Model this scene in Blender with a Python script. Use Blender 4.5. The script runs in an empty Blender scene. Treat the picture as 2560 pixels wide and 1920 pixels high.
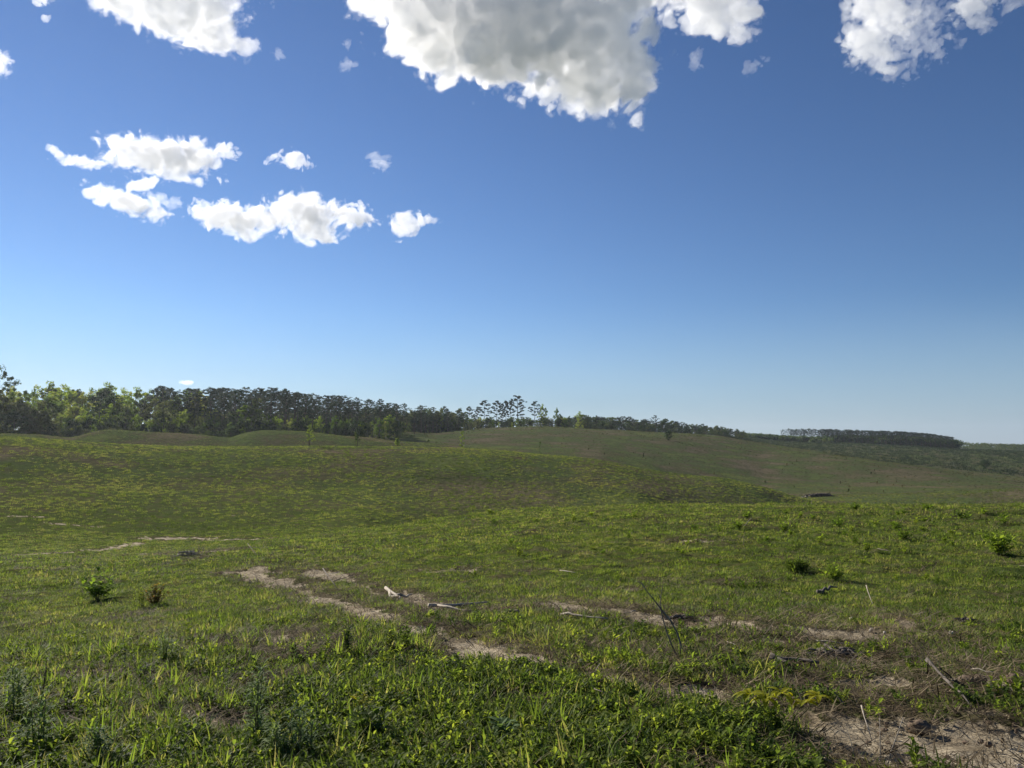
import bpy, math, random
import numpy as np
from mathutils import Vector, Matrix

# ---------------------------------------------------------------- camera, sky, sun, exposure
F = 1941.0                      # focal length in photo pixels (photo is 2560 wide)
PITCH = math.atan(155.0 / F)
CAM_Z = 1.6
SUN_AZ = math.radians(-43.0)    # measured from +Y towards +X
SUN_EL = math.radians(27.5)
sc = bpy.context.scene
cam_data = bpy.data.cameras.new('camera')
cam_data.sensor_width = 36.0
cam_data.lens = 36.0 * F / 2560.0
cam_data.clip_start = 0.05
cam_data.clip_end = 20000.0
cam = bpy.data.objects.new('camera', cam_data)
sc.collection.objects.link(cam)
cam.location = (0, 0, CAM_Z)
cam.rotation_euler = (math.pi / 2 + PITCH, 0, 0)
sc.camera = cam

world = bpy.data.worlds.new('World')
sc.world = world
world.use_nodes = True
wn = world.node_tree
bg = wn.nodes['Background']
sky = wn.nodes.new('ShaderNodeTexSky')
sky.sky_type = 'NISHITA'
sky.sun_disc = False
sky.sun_elevation = SUN_EL
sky.sun_rotation = SUN_AZ
sky.altitude = 100.0
sky.air_density = 1.0
sky.dust_density = 0.0
sky.ozone_density = 6.0
hs = wn.nodes.new('ShaderNodeHueSaturation')
hs.inputs['Saturation'].default_value = 0.98
wn.links.new(sky.outputs[0], hs.inputs['Color'])
# the clear air near the horizon is pale blue: the model sky's yellow band is replaced with it
tcw = wn.nodes.new('ShaderNodeTexCoord'); sxyz = wn.nodes.new('ShaderNodeSeparateXYZ'); mr = wn.nodes.new('ShaderNodeMapRange')
wn.links.new(tcw.outputs['Generated'], sxyz.inputs[0]); wn.links.new(sxyz.outputs[2], mr.inputs[0])
mr.inputs[1].default_value = 0.0; mr.inputs[2].default_value = 0.19; mr.inputs[3].default_value = 0.66; mr.inputs[4].default_value = 0.0; mr.interpolation_type = 'SMOOTHSTEP'
mxw = wn.nodes.new('ShaderNodeMix'); mxw.data_type = 'RGBA'; mxw.inputs[7].default_value = (3.6, 5.0, 6.8, 1)
def _w(op, src, val):
    q = wn.nodes.new('ShaderNodeMix'); q.data_type = 'RGBA'; q.blend_type = op; q.inputs[0].default_value = 1.0
    wn.links.new(src, q.inputs[6]); q.inputs[7].default_value = val; return q.outputs[2]
gm = wn.nodes.new('ShaderNodeGamma'); gm.inputs['Gamma'].default_value = 1.25      # deepens the blue away from the sun
wn.links.new(_w('MULTIPLY', hs.outputs[0], (0.1, 0.1, 0.1, 1)), gm.inputs['Color'])
wn.links.new(mr.outputs[0], mxw.inputs[0]); wn.links.new(_w('MULTIPLY', gm.outputs[0], (12.0, 11.8, 11.8, 1)), mxw.inputs[6])
wn.links.new(mxw.outputs[2], bg.inputs['Color'])
bg.inputs['Strength'].default_value = 0.058

sd = bpy.data.lights.new('sun', 'SUN')
sd.energy = 5.0
sd.angle = math.radians(0.55)
sd.color = (1.0, 0.93, 0.82)
sun = bpy.data.objects.new('sun', sd)
sc.collection.objects.link(sun)
SUN_DIR = Vector((math.sin(SUN_AZ) * math.cos(SUN_EL), math.cos(SUN_AZ) * math.cos(SUN_EL), math.sin(SUN_EL)))
sun.rotation_euler = SUN_DIR.to_track_quat('Z', 'Y').to_euler()
sun.location = SUN_DIR * 50

vs = sc.view_settings
vs.view_transform = 'Standard'
vs.look = 'None'
vs.exposure = 0.64
vs.gamma = 1.0
sc.cycles.use_denoising = True
sc.cycles.max_bounces = 16
sc.cycles.diffuse_bounces = 3
sc.cycles.glossy_bounces = 2
sc.cycles.transmission_bounces = 4
sc.cycles.transparent_max_bounces = 16
sc.cycles.volume_bounces = 18
sc.cycles.sample_clamp_indirect = 4.0

rng = np.random.default_rng(7)
random.seed(7)
COL = sc.collection
CP, SP = math.cos(PITCH), math.sin(PITCH)

# ---------------------------------------------------------------- measuring helpers
def ray(px, py, k=1.0):
    """direction of the line of sight through a photo pixel, one metre deep along the view axis"""
    dx, dy = (px - 1280.0) / F, (960.0 - py) / F
    return np.array([dx, CP - dy * SP, SP + dy * CP]) * k

def az_tan(px, py):
    d = ray(px, py)
    return math.atan2(d[0], d[1]), d[2] / math.hypot(d[0], d[1])

# ---------------------------------------------------------------- noise
def _hash(ix, iy, iz, seed):
    h = (ix.astype(np.uint32) * np.uint32(374761393) + iy.astype(np.uint32) * np.uint32(668265263)
         + iz.astype(np.uint32) * np.uint32(2147483647) + np.uint32(seed * 1013904223 & 0xffffffff))
    h = (h ^ (h >> np.uint32(13))) * np.uint32(1274126177)
    return h ^ (h >> np.uint32(16))

def vnoise2(x, y, seed=0):
    x0, y0 = np.floor(x), np.floor(y)
    fx, fy = x - x0, y - y0
    ix, iy = x0.astype(np.int64), y0.astype(np.int64)
    z = np.zeros_like(ix)
    def g(i, j):
        a = _hash(ix + i, iy + j, z, seed).astype(np.float64) * (2 * math.pi / 4294967296.0)
        return np.cos(a) * (fx - i) + np.sin(a) * (fy - j)
    u = fx * fx * fx * (fx * (fx * 6 - 15) + 10)
    v = fy * fy * fy * (fy * (fy * 6 - 15) + 10)
    a, b, c, d = g(0, 0), g(1, 0), g(0, 1), g(1, 1)
    return (a + (b - a) * u) * (1 - v) + (c + (d - c) * u) * v

def fbm2(x, y, octaves=4, seed=0, gain=0.5):
    s, a, n = 0, 1.0, 0
    for o in range(octaves):
        s = s + a * vnoise2(x * 2 ** o + 17.3 * o, y * 2 ** o - 9.1 * o, seed + o)
        n += a; a *= gain
    return s / n * 1.6

_G3 = None
def vnoise3(x, y, z, seed=0):
    global _G3
    if _G3 is None:
        r3 = np.random.default_rng(5); g = r3.normal(size=(256, 3)); _G3 = (g / np.linalg.norm(g, axis=1)[:, None]).astype(np.float32)
    x0, y0, z0 = np.floor(x), np.floor(y), np.floor(z)
    fx, fy, fz = (x - x0).astype(np.float32), (y - y0).astype(np.float32), (z - z0).astype(np.float32)
    ix, iy, iz = x0.astype(np.int64), y0.astype(np.int64), z0.astype(np.int64)
    def g(i, j, k):
        G = _G3[_hash(ix + i, iy + j, iz + k, seed) & np.uint32(255)]
        return G[:, 0] * (fx - i) + G[:, 1] * (fy - j) + G[:, 2] * (fz - k)
    u, v, w = (f * f * f * (f * (f * 6 - 15) + 10) for f in (fx, fy, fz))
    def m(a, b, t): return a + (b - a) * t
    return m(m(m(g(0,0,0), g(1,0,0), u), m(g(0,1,0), g(1,1,0), u), v), m(m(g(0,0,1), g(1,0,1), u), m(g(0,1,1), g(1,1,1), u), v), w)

# ---------------------------------------------------------------- terrain profile: rings at growing distance,
# each knot = (photo column, value); value > 300 is the photo row where that ring of ground lies, else its height in metres
RINGS = [
 (0.6, [(1280, 0.0)]),
 (3.0, [(1280, 0.0)]),
 (8.0, [(0, -0.35), (2560, -0.22)]),
 (18.0, [(0, -1.50), (600, -1.42), (1280, -1.2), (2000, -1.0), (2560, -0.9)]),
 (32.0, [(0, 1404), (300, 1400), (600, 1375), (900, 1350), (1250, 1312), (1600, 1289), (2560, 1286)]),
 (44.0, [(0, 1388), (300, 1383), (500, 1372), (600, 1362), (700, 1350), (900, 1326), (1100, 1297), (1320, 1273), (1480, 1265), (1700, 1262), (2560, 1264)]),
 (58.0, [(0, 1350), (300, 1348), (600, 1342), (700, 1339), (900, 1329), (1100, -6.2), (1320, -7.0), (1600, -7.4), (2560, -7.0)]),
 (90.0, [(0, 1215), (300, 1225), (600, 1232), (900, 1238), (1100, 1242), (1320, 1252), (1600, 1263), (1800, -8.0), (2000, -9.3), (2560, -9.0)]),
 (135.0, [(0, 1092), (150, 1100), (300, 1112), (450, 1117), (950, 1117), (1100, 1119), (1250, 1126), (1400, 1140), (1500, 1149), (1600, 1171), (1700, 1187), (1800, 1195), (1900, 1215), (1990, 1247), (2100, -9.9), (2560, -9.7)]),
 (168.0, [(0, 0.6), (300, -0.4), (950, -0.4), (1250, -3.5), (1500, -7.0), (1750, -9.6), (1900, 1244), (2100, 1245), (2300, 1234), (2560, 1223)]),
 (205.0, [(0, 1083), (100, 1087), (180, 1095), (228, 1080), (272, 1073), (400, 1081), (520, 1087), (572, 1096), (610, 1082), (660, 1075), (760, 1079), (850, 1089), (950, 1098), (1010, 1104), (1100, 1109), (1250, 1130), (1400, -5.0), (1600, -7.0), (1750, 1232), (1900, 1233), (2100, 1234), (2560, 1238)]),
 (250.0, [(0, 1.5), (300, 2.0), (600, 1.0), (900, -0.5), (1000, 0.0), (1250, 1121), (1500, 1135), (1700, 1172), (1900, 1205), (2100, 1216), (2300, 1217), (2560, 1224)]),
 (300.0, [(0, 1090), (700, 1094), (900, 1096), (1000, 1092), (1100, 1096), (1250, 1098), (1500, 1110), (1700, 1135), (1900, 1165), (2100, 1176), (2300, 1188), (2560, 1213)]),
 (370.0, [(0, 1078), (900, 1084), (1000, 1077), (1080, 1084), (1200, 1074), (1340, 1070), (1500, 1081), (1600, 1087), (1700, 1097), (1900, 1127), (2050, 1137), (2150, 1145), (2300, 1166), (2400, 1181), (2560, 1203)]),
 (430.0, [(0, 1075), (900, 1084), (1100, 1086), (1200, 1072), (1340, 1066), (1500, 1074), (1700, 1083), (1800, 1090), (1900, 1107), (1960, 1117), (2050, 1129), (2150, 1152), (2300, 1178), (2560, 1207)]),
 (520.0, [(0, 1076), (1100, 1084), (1340, 1078), (1800, 1100), (1960, 1130), (2050, 1140), (2150, 1148), (2300, 1165), (2560, 1192)]),
 (650.0, [(0, 1080), (1340, 1080), (1600, 1082), (1860, 1096), (1960, 1115), (2150, 1128), (2300, 1138), (2560, 1152)]),
 (850.0, [(0, 1082), (1600, 1086), (1860, 1096), (1960, 1104), (2150, 1109), (2300, 1117), (2400, 1124), (2560, 1129)]),
 (1100.0, [(0, 1095), (1600, 1100), (2560, 1136)]),
 (1600.0, [(0, 1100), (1600, 1108), (2560, 1120)]),
 (5200.0, [(0, 1113), (2560, 1117)]),
]
NAZ, NS = 2880, 520
AZG = (np.arange(NAZ) - NAZ // 2) * (2 * math.pi / NAZ)
R0, R1 = 0.6, 5200.0
SG = np.linspace(math.log(R0), math.log(R1), NS)
def _build_profile():
    Z = np.zeros((len(RINGS), NAZ))
    for k, (r, knots) in enumerate(RINGS):
        a, z = [], []
        for px, v in knots:
            az, t = az_tan(px, v if v > 300 else 1115)
            a.append(az); z.append(CAM_Z + t * r if v > 300 else v)
        zm = (z[0] + z[-1]) / 2
        a = [-math.pi, -1.5] + a + [1.5, math.pi]
        z = [zm, (zm + z[0]) / 2] + z + [(zm + z[-1]) / 2, zm]
        zz = np.interp(AZG, a, z)
        w = 9 if r < 150 else 5
        ker = np.hanning(2 * w + 3)[1:-1]; ker /= ker.sum()
        Z[k] = np.convolve(np.concatenate([zz[-w:], zz, zz[:w]]), ker, 'valid')
    s = np.log([r for r, _ in RINGS])
    h = np.diff(s)[:, None]
    dl = np.diff(Z, axis=0) / h
    D = np.zeros_like(Z)
    w1, w2 = 2 * h[1:] + h[:-1], h[1:] + 2 * h[:-1]
    prod = dl[1:] * dl[:-1]
    with np.errstate(divide='ignore', invalid='ignore'):
        hm = (w1 + w2) / (w1 / dl[:-1] + w2 / dl[1:])
    D[1:-1] = np.where(prod > 0, hm, 0.0)
    D[0], D[-1] = dl[0], dl[-1]
    out = np.zeros((NS, NAZ))
    k = np.clip(np.searchsorted(s, SG, 'right') - 1, 0, len(s) - 2)
    t = ((SG - s[k]) / (s[k + 1] - s[k]))[:, None]
    hh = (s[k + 1] - s[k])[:, None]
    out = ((2*t**3 - 3*t**2 + 1) * Z[k] + (t**3 - 2*t**2 + t) * hh * D[k] + (-2*t**3 + 3*t**2) * Z[k+1] + (t**3 - t**2) * hh * D[k+1])
    return out
PROFILE = _build_profile()

def H0(x, y):
    r = np.hypot(x, y)
    az = np.arctan2(x, y)
    fi = (az / (2 * math.pi) * NAZ + NAZ // 2)
    fs = np.clip((np.log(np.maximum(r, R0)) - SG[0]) / (SG[1] - SG[0]), 0, NS - 1.001)
    i0 = np.floor(fi).astype(int); s0 = fs.astype(int)
    u, v = fi - i0, fs - s0
    a, b = i0 % NAZ, (i0 + 1) % NAZ
    P = PROFILE
    return (P[s0, a] * (1 - u) + P[s0, b] * u) * (1 - v) + (P[s0 + 1, a] * (1 - u) + P[s0 + 1, b] * u) * v

TRACKS = []      # worn tracks and bare patches on the ground: (x0, y0, x1, y1, half width, strength, kind)
def H(x, y):
    x = np.asarray(x, float); y = np.asarray(y, float)
    r = np.hypot(x, y)
    near = np.clip((r - 1.5) / 6, 0, 1)
    z = H0(x, y)
    z = z + fbm2(x / 1.7, y / 1.7, 4, 11) * 0.075 * near * np.clip(60 / np.maximum(r, 1), 0, 1)
    z = z + fbm2(x / 7.0, y / 7.0, 4, 23) * 0.16 * near * np.clip((r - 6) / 30, 0.25, 1)
    z = z + fbm2(x / 30.0, y / 30.0, 3, 31) * 0.5 * np.clip((r - 60) / 200, 0, 1) * np.clip(900 / np.maximum(r, 1), 0, 1)
    return z

def at(px, py, rmin=2.0, rmax=1500.0):
    """the point of ground seen at a photo pixel"""
    az, t = az_tan(px, py)
    r = np.exp(np.linspace(math.log(rmin), math.log(rmax), 2500))
    x, y = np.sin(az) * r, np.cos(az) * r
    z = H(x, y)
    hit = np.nonzero(z >= CAM_Z + t * r)[0]
    i = hit[0] if len(hit) else len(r) - 1
    return np.array([x[i], y[i], z[i]])

def polar(px, r):
    az, _ = az_tan(px, 1115)
    x, y = math.sin(az) * r, math.cos(az) * r
    return np.array([x, y, float(H(np.array([x]), np.array([y]))[0])])

def top_at(px, py, r):
    """height of a line of sight above sea level at distance r"""
    return CAM_Z + az_tan(px, py)[1] * r

# ---------------------------------------------------------------- materials
MATS = {}
def new_mat(name):
    m = bpy.data.materials.new(name); m.use_nodes = True
    MATS[name] = m
    nt = m.node_tree
    return m, nt, nt.nodes['Principled BSDF'], nt.nodes['Material Output']
def node(nt, t, **kw):
    n = nt.nodes.new(t)
    for k, v in kw.items():
        if k.startswith('i_'):
            key = k[2:]
            n.inputs[int(key) if key.isdigit() else key.replace('_', ' ')].default_value = v
        else: setattr(n, k, v)
    return n
def noise(nt, scale, detail=4, rough=0.55, vec=None, dist=0.0):
    n = node(nt, 'ShaderNodeTexNoise'); n.inputs['Scale'].default_value = scale; n.inputs['Detail'].default_value = detail
    n.inputs['Roughness'].default_value = rough; n.inputs['Distortion'].default_value = dist
    if vec is not None: nt.links.new(vec, n.inputs['Vector'])
    return n.outputs['Fac']
def ramp(nt, fac, stops, interp='LINEAR'):
    n = node(nt, 'ShaderNodeValToRGB'); cr = n.color_ramp; cr.interpolation = interp
    while len(cr.elements) > 1: cr.elements.remove(cr.elements[-1])
    cr.elements[0].position = stops[0][0]
    for i, (p, c) in enumerate(stops):
        e = cr.elements[0] if i == 0 else cr.elements.new(p)
        e.color = (c, c, c, 1) if isinstance(c, (int, float)) else (*c, 1)
    nt.links.new(fac, n.inputs[0])
    return n.outputs[0]
def mixc(nt, fac, a, b, mode='MIX'):
    n = node(nt, 'ShaderNodeMix', data_type='RGBA', blend_type=mode)
    for sock, v in ((n.inputs[0], fac), (n.inputs[6], a), (n.inputs[7], b)):
        if isinstance(v, (int, float)): sock.default_value = v
        elif isinstance(v, tuple): sock.default_value = (*v, 1)
        else: nt.links.new(v, sock)
    return n.outputs[2]
def mth(nt, op, a, b=0.0, c=None, clamp=False):
    n = node(nt, 'ShaderNodeMath', operation=op, use_clamp=clamp)
    for i, v in enumerate((a, b, c)):
        if v is None: continue
        if isinstance(v, (int, float)): n.inputs[i].default_value = v
        else: nt.links.new(v, n.inputs[i])
    return n.outputs[0]

def foliage_mat(name, cols, trans=0.45, rough=0.5, spec=0.4, tint=None, patch=0.35, patch_amt=0.5, obj_rand=True):
    """leaf material: per-plant and per-patch colour change, light passing through"""
    m, nt, p, out = new_mat(name)
    geo = node(nt, 'ShaderNodeNewGeometry'); oi = node(nt, 'ShaderNodeObjectInfo')
    n1 = noise(nt, patch, 3, 0.6, geo.outputs['Position'])
    n2 = noise(nt, patch * 0.28, 3, 0.6, geo.outputs['Position'])
    n1 = mth(nt, 'MULTIPLY', mth(nt, 'SUBTRACT', mth(nt, 'ADD', n1, n2), 1.0), 2.0)
    rnd = mth(nt, 'SUBTRACT', oi.outputs['Random'], 0.5) if obj_rand else 0.0
    isl = mth(nt, 'SUBTRACT', geo.outputs['Random Per Island'], 0.5)
    f = mth(nt, 'ADD', mth(nt, 'MULTIPLY', n1, patch_amt), mth(nt, 'MULTIPLY', rnd, 1.0))
    f = mth(nt, 'ADD', f, mth(nt, 'MULTIPLY', isl, 0.5))
    f = mth(nt, 'ADD', f, 0.5, clamp=True)
    k = len(cols)
    col = ramp(nt, f, [(i / (k - 1), c) for i, c in enumerate(cols)])
    nt.links.new(col, p.inputs['Base Color'])
    p.inputs['Roughness'].default_value = rough
    p.inputs['Specular IOR Level'].default_value = spec
    tr = node(nt, 'ShaderNodeBsdfTranslucent')
    tcol = mixc(nt, 1.0, col, tint or (1.30, 1.32, 0.68), 'MULTIPLY')
    nt.links.new(tcol, tr.inputs['Color'])
    ms = node(nt, 'ShaderNodeMixShader'); ms.inputs[0].default_value = trans
    nt.links.new(p.outputs[0], ms.inputs[1]); nt.links.new(tr.outputs[0], ms.inputs[2])
    nt.links.new(ms.outputs[0], out.inputs[0])
    return m

def simple_mat(name, c1, c2, scale=8.0, rough=0.85, bump=0.3, spec=0.2, stretch=None):
    m, nt, p, out = new_mat(name)
    tc = node(nt, 'ShaderNodeTexCoord'); v = tc.outputs['Object']
    if stretch:
        mp = node(nt, 'ShaderNodeMapping'); mp.inputs['Scale'].default_value = stretch
        nt.links.new(v, mp.inputs[0]); v = mp.outputs[0]
    n1 = noise(nt, scale, 6, 0.65, v)
    nt.links.new(ramp(nt, n1, [(0.3, c1), (0.7, c2)]), p.inputs['Base Color'])
    p.inputs['Roughness'].default_value = rough; p.inputs['Specular IOR Level'].default_value = spec
    b = node(nt, 'ShaderNodeBump'); b.inputs['Strength'].default_value = bump; b.inputs['Distance'].default_value = 0.02
    nt.links.new(n1, b.inputs['Height']); nt.links.new(b.outputs[0], p.inputs['Normal'])
    return m

# ---------------------------------------------------------------- mesh helpers
def mesh_from(name, V, Fq, mat=None, smooth=False):
    me = bpy.data.meshes.new(name)
    V = np.asarray(V, np.float32).reshape(-1, 3)
    if isinstance(Fq, np.ndarray):
        n, k = Fq.shape
        me.vertices.add(len(V)); me.vertices.foreach_set('co', V.ravel())
        me.loops.add(n * k); me.loops.foreach_set('vertex_index', Fq.astype(np.int32).ravel())
        me.polygons.add(n); me.polygons.foreach_set('loop_start', np.arange(0, n * k, k, dtype=np.int32))
        me.update(calc_edges=True)
    else:
        me.from_pydata(V.tolist(), [], Fq); me.update()
    if smooth: me.polygons.foreach_set('use_smooth', np.ones(len(me.polygons), bool))
    if mat: me.materials.append(mat)
    return me
def link(name, data, parent=None, loc=(0, 0, 0)):
    o = bpy.data.objects.new(name, data); COL.objects.link(o)
    o.location = loc
    if parent: o.parent = parent
    return o
def tag(o, label=None, cat=None, group=None, kind=None):
    for k, v in (('label', label), ('category', cat), ('group', group), ('kind', kind)):
        if v: o[k] = v
    return o

class MB:
    def __init__(s): s.v = []; s.f = []
    def quadstrip(s, pts, side, widths):
        """flat strip along pts; side vector gives its width direction"""
        b = len(s.v)
        for p, w in zip(pts, widths):
            sv = side * (w * 0.5)
            s.v.append(p - sv); s.v.append(p + sv)
        for i in range(len(pts) - 1):
            s.f.append((b + 2*i, b + 2*i + 1, b + 2*i + 3, b + 2*i + 2))
    def blade(s, base, az, lean, length, width, curl, segs=3):
        d = np.array([math.cos(az), math.sin(az), 0.0]); side = np.array([-d[1], d[0], 0.0])
        p = np.array(base, float); a = lean; pts = [p.copy()]; ws = [width * 0.8]
        for i in range(segs):
            p = p + (d * math.sin(a) + np.array([0, 0, math.cos(a)])) * (length / segs)
            a += curl / segs; pts.append(p.copy()); ws.append(width * (1.0 - ((i + 1) / segs) ** 1.6) + width * 0.04)
        s.quadstrip(pts, side, ws)
    def leaf(s, base, az, lean, length, width, droop, segs=4, fold=0.25):
        """pointed oval leaf folded slightly along its midrib"""
        d = np.array([math.cos(az), math.sin(az), 0.0]); side = np.array([-d[1], d[0], 0.0])
        p = np.array(base, float); a = lean; b = len(s.v); n = segs
        for i in range(n + 1):
            t = i / n
            w = width * 0.5 * (math.sin(math.pi * min(1, t * 0.93 + 0.05)) ** 0.8)
            up = -d * math.cos(a) + np.array([0, 0, math.sin(a)])
            s.v += [p - side * w + up * (w * fold), p.copy(), p + side * w + up * (w * fold)]
            p = p + (d * math.sin(a) + np.array([0, 0, math.cos(a)])) * (length / n)
            a += droop / n
        for i in range(n):
            q = b + 3 * i
            s.f.append((q, q + 1, q + 4, q + 3)); s.f.append((q + 1, q + 2, q + 5, q + 4))
    def tube(s, pts, radii, n=6):
        pts = [np.array(p, float) for p in pts]; b = len(s.v)
        for i, p in enumerate(pts):
            t = pts[min(i + 1, len(pts) - 1)] - pts[max(i - 1, 0)]; t /= max(np.linalg.norm(t), 1e-9)
            ref = np.array([0, 0, 1.0]) if abs(t[2]) < 0.9 else np.array([1.0, 0, 0])
            u = np.cross(t, ref); u /= np.linalg.norm(u); w = np.cross(t, u)
            for k in range(n):
                a = 2 * math.pi * k / n
                s.v.append(p + (u * math.cos(a) + w * math.sin(a)) * radii[i])
        for i in range(len(pts) - 1):
            for k in range(n):
                s.f.append((b + i*n + k, b + i*n + (k+1) % n, b + (i+1)*n + (k+1) % n, b + (i+1)*n + k))
        s.f.append(tuple(b + k for k in range(n))[::-1]); s.f.append(tuple(b + (len(pts)-1)*n + k for k in range(n)))
    def mesh(s, name, mat, smooth=False): return mesh_from(name, np.array(s.v), s.f, mat, smooth)

# ---------------------------------------------------------------- bare soil and litter patches (worn tracks left by machines)
def seg(p0, p1, w, s, kind='bare'):
    a, b = at(*p0), at(*p1)
    TRACKS.append((a[0], a[1], b[0], b[1], w * (0.74 if kind == 'bare' and s < 1.3 else 1), s, kind))
for p0, p1, w, s in [
    ((600, 1425), (735, 1467), 0.55, 1.0), ((625, 1421), (700, 1430), 0.40, 0.8), ((785, 1428), (875, 1450), 0.5, 1.0),
    ((775, 1490), (860, 1510), 0.42, 0.9), ((860, 1512), (950, 1548), 0.40, 1.0), ((1045, 1570), (1150, 1603), 0.30, 1.0),
    ((1130, 1598), (1290, 1642), 0.36, 1.0), ((1385, 1500), (1500, 1535), 0.45, 0.8), ((1590, 1535), (1720, 1560), 0.40, 0.9),
    ((1790, 1545), (1910, 1570), 0.40, 0.9), ((1500, 1690), (1760, 1735), 0.28, 0.9), ((2120, 1585), (2180, 1590), 0.3, 0.8),
    ((1960, 1590), (2290, 1560), 0.35, 0.6), ((2100, 1700), (2340, 1700), 0.14, 0.7), ((2380, 1690), (2560, 1720), 0.22, 0.7),
    ((2440, 1775), (2560, 1790), 0.12, 0.8), ((1960, 1785), (2050, 1815), 0.25, 0.9), ((2250, 1835), (2600, 1870), 0.42, 1.3),
    ((2330, 1880), (2640, 1900), 0.38, 1.4), ((2450, 1915), (2640, 1910), 0.3, 1.4), ((40, 1387), (185, 1381), 0.6, 0.8),
    ((230, 1376), (350, 1358), 0.7, 0.8), ((370, 1345), (520, 1346), 0.8, 0.95), ((520, 1350), (690, 1345), 0.6, 0.95),
    ((430, 1386), (525, 1381), 0.9, 1.0), ((300, 1388), (380, 1384), 0.5, 0.8), ((10, 1290), (100, 1294), 0.4, 0.7),
    ((120, 1308), (250, 1318), 0.4, 0.7), ((1000, 1480), (1095, 1522), 0.35, 0.8), ((1480, 1480), (1590, 1470), 0.3, 0.5),
    ((460, 1775), (570, 1810), 0.16, 0.9), ((150, 1692), (240, 1696), 0.14, 0.9), ((670, 1585), (760, 1600), 0.3, 0.7),
    ((680, 1526), (700, 1532), 0.2, 0.9), ((700, 1455), (780, 1490), 0.16, 0.7), ((930, 1540), (1060, 1572), 0.14, 0.75), ((870, 1450), (1000, 1500), 0.16, 0.6), ((1730, 1350), (1790, 1352), 0.5, 0.6), ((1080, 1425), (1150, 1427), 0.6, 0.4)]:
    seg(p0, p1, w, s)
for p0, p1, w, s in [
    ((1400, 1505), (1900, 1570), 1.1, 0.9), ((1500, 1640), (2300, 1600), 0.9, 0.8), ((1700, 1720), (2500, 1700), 0.7, 1.0),
    ((1950, 1640), (2560, 1660), 0.9, 0.95), ((500, 1600), (760, 1640), 0.9, 0.75), ((420, 1690), (700, 1700), 0.6, 0.7),
    ((1240, 1755), (1390, 1775), 0.13, 1.2), ((2200, 1830), (2500, 1830), 0.6, 0.7), ((1060, 1525), (1330, 1520), 0.35, 0.9),
    ((1900, 1545), (2350, 1545), 0.8, 0.6), ((735, 1467), (1050, 1570), 0.5, 0.9), ((870, 1450), (1110, 1530), 0.5, 0.9), ((1100, 1530), (1420, 1520), 0.4, 0.9), ((1290, 1640), (1520, 1700), 0.3, 0.8), ((380, 1385), (500, 1385), 1.0, 0.7), ((600, 1405), (880, 1430), 0.7, 0.6),
    ((1290, 1425), (1360, 1428), 0.5, 0.7), ((1690, 1350), (1800, 1352), 0.9, 0.7)]:
    seg(p0, p1, w, s, 'litter')

def soil(x, y):
    """how bare, and how littered, the ground is at x, y (0..1)"""
    x = np.asarray(x, float); y = np.asarray(y, float)
    B = np.full(x.shape, -1.0); L = np.full(x.shape, -1.0)
    wob = fbm2(x / 0.6, y / 0.6, 5, 77, 0.7)
    for x0, y0, x1, y1, w, s, kind in TRACKS:
        dx, dy = x1 - x0, y1 - y0
        t = np.clip(((x - x0) * dx + (y - y0) * dy) / (dx*dx + dy*dy + 1e-9), 0, 1)
        d = np.hypot(x - x0 - t * dx, y - y0 - t * dy) / w
        v = s * (1.25 - d)
        if kind == 'bare':
            np.maximum(B, v, out=B); np.maximum(L, np.minimum(s * (1.9 - d * 0.8), 0.95), out=L)
        else: np.maximum(L, v, out=L)
    r = np.hypot(x, y)
    base = fbm2(x / 1.3, y / 1.3, 5, 91, 0.6)
    B = np.clip((B + wob * 2.0 - 0.05) * 1.6, 0, 1)
    B = np.maximum(B, np.clip((base - 0.42) * 4, 0, 0.6) * (r < 150))
    L = np.clip(L + wob * 1.2, 0, 1)
    L = np.maximum(L, np.clip(fbm2(x / 2.3, y / 1.6, 5, 53, 0.6) * 2.0 - 0.15, 0, 0.85))
    return B, L

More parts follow.
